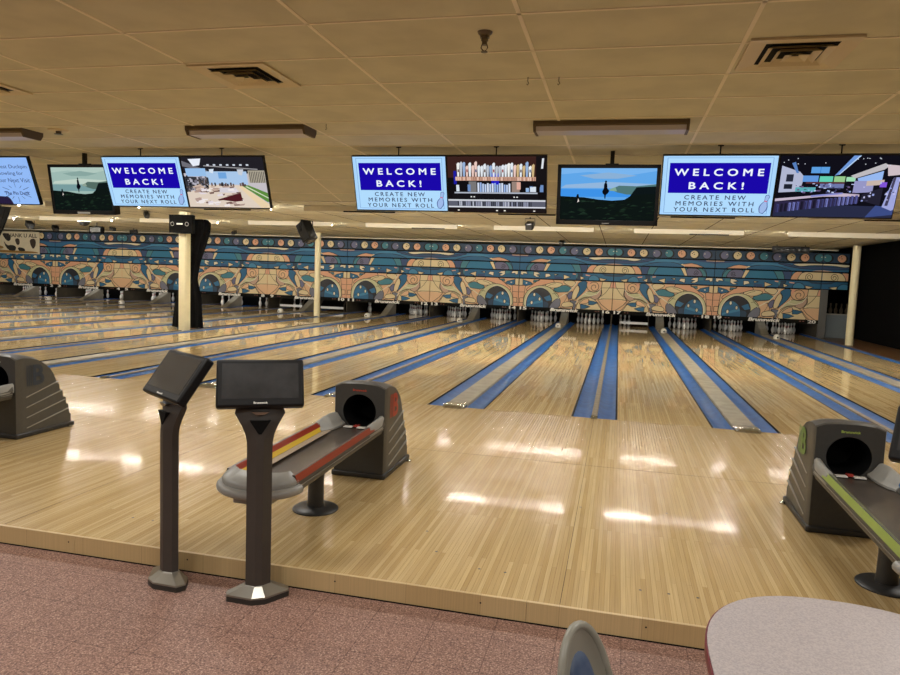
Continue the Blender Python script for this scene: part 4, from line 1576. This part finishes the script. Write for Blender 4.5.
    # wings at the hood mouth
    for s_ in (-1, 1):
        mb = MB()
        rings = []
        for d, xo, xi, z0, z1 in ((-.02, .212, .11, .40, .482), (-.10, .226, .11, .40, .486), (-.20, .228, .12, .40, .482), (-.30, .226, .14, .405, .478), (-.36, .224, .16, .41, .472)):
            rings.append([(s_ * xo, d, .40), (s_ * xo, d, z1 - .015), (s_ * (xo - .015), d, z1), (s_ * (xo - .035), d, z1 - .004), (s_ * (xi + .03), d, z0 + .025), (s_ * xi, d, z0 + .002), (s_ * xi, d, z0 - .012)])
        mb.loft(rings, M_GREY)
        mb.build('mouth_guard', o, smooth=50)
    mb = MB()
    for xx in (-.06, .05):
        mb.box((xx - .035, -.10, .386), (xx + .035, -.06, .392), M_WHITE)
    mb.box((-.02, -.07, .386), (.02, -.03, .398), mat('tag_red', (170, 60, 50), 0.5))
    mb.build('mouth_tag', o)
    # bumper
    def arcpts(rx, ry, n=20):
        return [(rx * cos(pi + pi * i / n), ry * sin(pi + pi * i / n)) for i in range(n + 1)]
    mb = MB()
    out, inn = arcpts(.234, .20), arcpts(.15, .05)
    rings = []
    for (xo, yo), (xi, yi) in zip(out, inn):
        b0 = Lr + .02
        mxx, myy = (xo * .93, yo * .93)
        rings.append([(xo * .97, b0 + yo * .97, .40), (xo * .98, b0 + yo * .98, .434), (mxx, b0 + myy, .450), (xi * 1.16, b0 + yi * 1.5, .484), (xi, b0 + yi, .470), (xi, b0 + yi, .37), (xo * .92, b0 + yo * .92, .375)])
    mb.loft(rings, M_GREY)
    bp = mb.build('bumper', o, smooth=50)
    mb = MB()
    mb.tube([(p[0] * 1.0, Lr + .02 + p[1], .388) for p in out], .027, M_GREY, 12)
    mb.build('bumper_lip', bp, smooth=60)
    mb = MB()
    mb.lathe([(.055, .411), (.05, .416), (.02, .418)], (-.10, Lr - .035, 0), M_BED, 16)
    mb.build('drain_pad', bp, smooth=40)
    mb = MB()
    mb.box((-.10, Lr - .13, .315), (.12, Lr + .05, .37), M_GREY)
    mb.build('bumper_bracket', o, bevel=.01)
    # pedestal
    MB.warp = None
    mb = MB()
    rings = []
    for z, a, b in ((.02, .062, .05), (.06, .056, .046), (.2, .054, .044), (.352, .066, .06)):
        rings.append([(a * cos(k * pi / 10), -.80 + b * sin(k * pi / 10), z) for k in range(20)])
    mb.loft(rings, M_PLINTH)
    mb.build('pedestal', o, smooth=50)
    mb = MB()
    mb.lathe([(.155, 0), (.155, .008), (.14, .018), (.06, .024)], (0, -.80, 0), M_PLINTH, 28)
    mb.build('foot_plate', o)
    return o


SA = [(.408, .440, .178, .196), (.440, .464, .186, .196)]
single = [(.425, .466, .1795, .198)]
top1 = [(.440, .466, .224, .212)]
ball_return(-1.735, -3.25, [(214, 178, 52), (150, 52, 32)], [(150, 64, 40), (150, 64, 40)], (176, 62, 42), (190, 74, 50), 'grey ball return with red B and red and yellow rails, behind the two kiosks',
            ([(.405, .432, .164, .1805), (.432, .466, .1815, .1955)], [(.425, .4655, .1795, .1955), (.428, .466, .2268, .2140)]), True)
ball_return(1.735, -3.36, [(152, 172, 84), (152, 172, 84)], [(44, 96, 150), (44, 96, 150)], (112, 142, 72), (170, 190, 90), 'grey ball return with green B and lime rail at the right edge',
            ([(.425, .4655, .1795, .1955), (.428, .466, .2268, .2140)], [(.425, .4655, .1795, .1955), (.428, .466, .2268, .2140)]))
ball_return(-5.225, -3.25, [(178, 72, 42)] * 2, [(120, 128, 140), (120, 128, 140)], (52, 60, 70), (170, 170, 160), 'grey ball return with dark grey B cut off at the left edge',
            ([(.425, .4655, .1795, .1955), (.428, .466, .2268, .2140)], [(.425, .4655, .1795, .1955), (.428, .466, .2268, .2140)]))

# ================================================================== SCORING KIOSKS
def kiosk(x, y, yaw, w, h, tilt, zc, lab, sx=0.0, sy=0.0):
    o = thing('scoring_kiosk', lab, 'kiosk', (x, y, FZ), (0, 0, yaw), 'touch screen kiosks at the approach')
    plan = [(-.16, .03), (-.16, -.02), (-.035, -.095), (.035, -.095), (.16, -.02), (.16, .03), (.09, .075), (-.09, .075)]
    mb = MB()
    mb.prism(plan, 'z', 0, .028, M_BASED)
    mb.build('foot', o, bevel=.004)
    postp = [(-.064, .03), (-.064, -.005), (-.018, -.036), (.018, -.036), (.064, -.005), (.064, .03), (.045, .04), (-.045, .04)]
    mb = MB()
    mb.loft([[(p[0], p[1], .028) for p in plan], [(p[0] * .985, p[1] * .985, .036) for p in plan], [(p[0] * 1.10, p[1] * 1.10, .072) for p in postp], [(p[0] * 1.04, p[1] * 1.04, .076) for p in postp]], M_BASE)
    mb.build('base_cover', o, smooth=15)
    mb = MB()
    mb.loft([[(p[0], p[1], z) for p in postp] for z in (.068, .5, .80)], M_POST)
    mb.build('post', o, smooth=15)
    mb = MB()
    rings = []
    for z, kx, ky, dy in ((.80, 1, 1, 0), (.84, 1.02, 1, 0), (.88, 1.14, 1.0, .004), (.92, 1.4, 1.0, .010), (.96, 1.75, .95, .018), (.985, 1.98, .85, .024), (1.06, 1.7, .7, .03), (1.12, 1.0, .6, .04)):
        rings.append([(p[0] * kx, p[1] * ky + dy, z) for p in postp])
    mb.loft(rings, M_POST)
    nk = mb.build('neck', o, smooth=30)
    mb = MB()
    mb.prism([(-.052, .955), (.052, .955), (.008, .885), (-.008, .885)], 'y', -.034, -.005, M_VOID)
    mb.prism([(-.045, 1.0), (.045, 1.0), (.02, .985), (-.02, .985)], 'y', -.03, -.004, M_CHROME)
    mb.build('cable_slot', nk, smooth=0)
    # display
    T = Matrix.Translation((sx, sy, zc)) @ Matrix.Rotation(-tilt, 4, 'X')
    mb = MB()
    mb.box((-w / 2, 0, -h / 2), (w / 2, .055, h / 2), M_BLACK)
    d = mb.build('display', o, bevel=.012)
    d.matrix_local = T
    mb = MB()
    mb.box((-w / 2 + .028, -.0015, -h / 2 + .042), (w / 2 - .028, .004, h / 2 - .025), M_GLASS)
    mb.build('screen', d, smooth=0)
    mb = MB()
    put_text(mb, 'Brunswick', 0, -h / 2 + .02, .07, .011, -.0012, M_WHITE, bold=.03)
    mb.build('brand_lettering', d, smooth=0)


kiosk(-1.57, -5.135, RAD(29.9), .438, .257, RAD(26.1), 1.15, 'scoring kiosk facing the seats, right one of the pair at the approach step')
kiosk(-2.12, -5.125, RAD(-32.8), .472, .274, RAD(35.4), 1.162, 'scoring kiosk turned away to the left, left one of the pair at the step', .062)
kiosk(1.545, -5.20, RAD(-30.7), .424, .246, RAD(26), 1.15, 'scoring kiosk cut off at the right edge, in front of the lime railed ball return')

# ================================================================== TABLE AND CHAIR
o = thing('cafe_table', 'speckled pink laminate table with maroon edge in the lower right corner', 'table', (.90, -7.1, FZ))
zt = .64 - FZ


def sup(ax, ay, cy, n=32):
    pts = []
    for i in range(n + 1):
        a = pi * i / n
        c, s_ = cos(a), sin(a)
        pts.append((ax * math.copysign(abs(c) ** (2 / 2.35), c), cy + ay * abs(s_) ** (2 / 2.35)))
    return pts


top = sup(.41, .47, .63) + [(p[0], -p[1]) for p in reversed(sup(.41, .47, .63))]
mb = MB()
mb.prism(top, 'z', zt - .004, zt, M_LAM)
mb.build('table_top', o, smooth=0)
mb = MB()
mb.prism([(p[0] * 1.012, p[1] * 1.004) for p in top], 'z', zt - .035, zt - .004, M_MAROON)
mb.build('edge_band', o, smooth=30)
mb = MB()
mb.lathe([(.04, .02), (.04, zt - .05), (.16, zt - .035)], (0, -.2, 0), M_BLACK, 16)
mb.build('column', o)
mb = MB()
mb.lathe([(.28, 0), (.27, .015), (.06, .035), (.05, .05)], (0, -.2, 0), M_BLACK, 24)
mb.build('foot_plate', o)

# moulded chair facing the table
o = thing('moulded_chair', 'grey moulded chair with a blue oval pad beside the speckled table', 'chair', (.345, -6.68, FZ), (0, 0, RAD(57)))
# local: front of the chair is -y, back shell at +y
mb = MB()


def shell(r, a):      # polar place on the oval back: r 0..1 from its middle, a = 0 at the top
    v = .42 + (.58 if cos(a) > 0 else .46) * r * cos(a)
    x = .108 * r * sin(a)
    return Vector((x, .14 + .10 * v + .030 * (1 - r * r), .44 + .375 * v))


NA = 40
v, f = [], []
for side, off in ((0, Vector((0, 0, 0))), (1, Vector((0, .018, -.003)))):
    o8 = len(v)
    v.append(shell(0, 0) + off)
    for j in range(1, 7):
        v += [shell(j / 6, 2 * pi * i / NA) + off for i in range(NA)]
    for i in range(NA):
        f.append((o8, o8 + 1 + i, o8 + 1 + (i + 1) % NA))
        for j in range(5):
            p0, p1 = o8 + 1 + j * NA, o8 + 1 + (j + 1) * NA
            f.append((p0 + i, p1 + i, p1 + (i + 1) % NA, p0 + (i + 1) % NA))
mb.add(v, f, M_CHAIR)
mb.build('back_shell', o, smooth=70)
mb = MB()
mb.tube([shell(1, 2 * pi * i / NA) + Vector((0, .006, 0)) for i in range(NA)], .012, M_CHAIR, 10, closed=True)
mb.build('rim', o, smooth=70)
mb = MB()
rings = []
for s_, d in ((1, -.004), (.93, -.012), (.7, -.016), (.3, -.018)):
    rings.append([Vector((.056 * s_ * sin(2 * pi * q / 24), .14 + .10 * (.55 + .30 * s_ * cos(2 * pi * q / 24)) + .022 + d, .44 + .375 * (.53 + .30 * s_ * cos(2 * pi * q / 24)))) for q in range(24)])
mb.loft(rings, M_PAD)
mb.build('back_pad', o, smooth=60)
mb = MB()
rings = []
for z, s_ in ((.43, .82), (.45, 1.0), (.47, 1.0), (.48, .93), (.465, .6)):
    rings.append([(.22 * s_ * cos(q * pi / 14), -.04 + .22 * s_ * sin(q * pi / 14), z) for q in range(28)])
mb.loft(rings, M_CHAIR)
mb.build('seat', o, smooth=60)
mb = MB()
mb.lathe([(.03, .02), (.03, .40), (.09, .43)], (0, -.04, 0), M_BLACK, 14)
mb.build('column', o)
mb = MB()
mb.lathe([(.2, 0), (.19, .015), (.04, .03)], (0, -.04, 0), M_BLACK, 20)
mb.build('foot_plate', o)

# ================================================================== CAMERA, WORLD, VIEW
cam = bpy.data.cameras.new('camera')
co = bpy.data.objects.new('camera', cam)
COL.objects.link(co)
yaw, pitch, roll, fpx = .23355873, -.08871944, .03794233, 698.373
cam.sensor_width = 36.0
cam.lens = fpx * 36.0 / 900.0
cam.clip_start, cam.clip_end = .05, 200
fw = Vector((-sin(yaw) * cos(pitch), cos(yaw) * cos(pitch), sin(pitch)))
r0 = Vector((cos(yaw), sin(yaw), 0))
u0 = r0.cross(fw)
rt = r0 * cos(roll) + u0 * sin(roll)
upv = u0 * cos(roll) - r0 * sin(roll)
Mx = Matrix((rt, upv, -fw)).transposed().to_4x4()
Mx.translation = Vector((.1963, -8.3802, 1.62707))
co.matrix_world = Mx
S.camera = co

w = bpy.data.worlds.new('room_ambient')
S.world = w
w.use_nodes = True
w.node_tree.nodes['Background'].inputs[0].default_value = (1.0, .9, .75, 1)
w.node_tree.nodes['Background'].inputs[1].default_value = 0.10

S.view_settings.view_transform = 'Standard'
S.view_settings.look = 'None'
S.view_settings.gamma = 1.0
S.view_settings.exposure = 0.0
S.view_settings.use_curve_mapping = False
try:
    S.cycles.use_denoising = True
    S.cycles.max_bounces = 8
    S.cycles.sample_clamp_indirect = 5.0
    S.cycles.sample_clamp_direct = 120.0
except Exception:
    pass
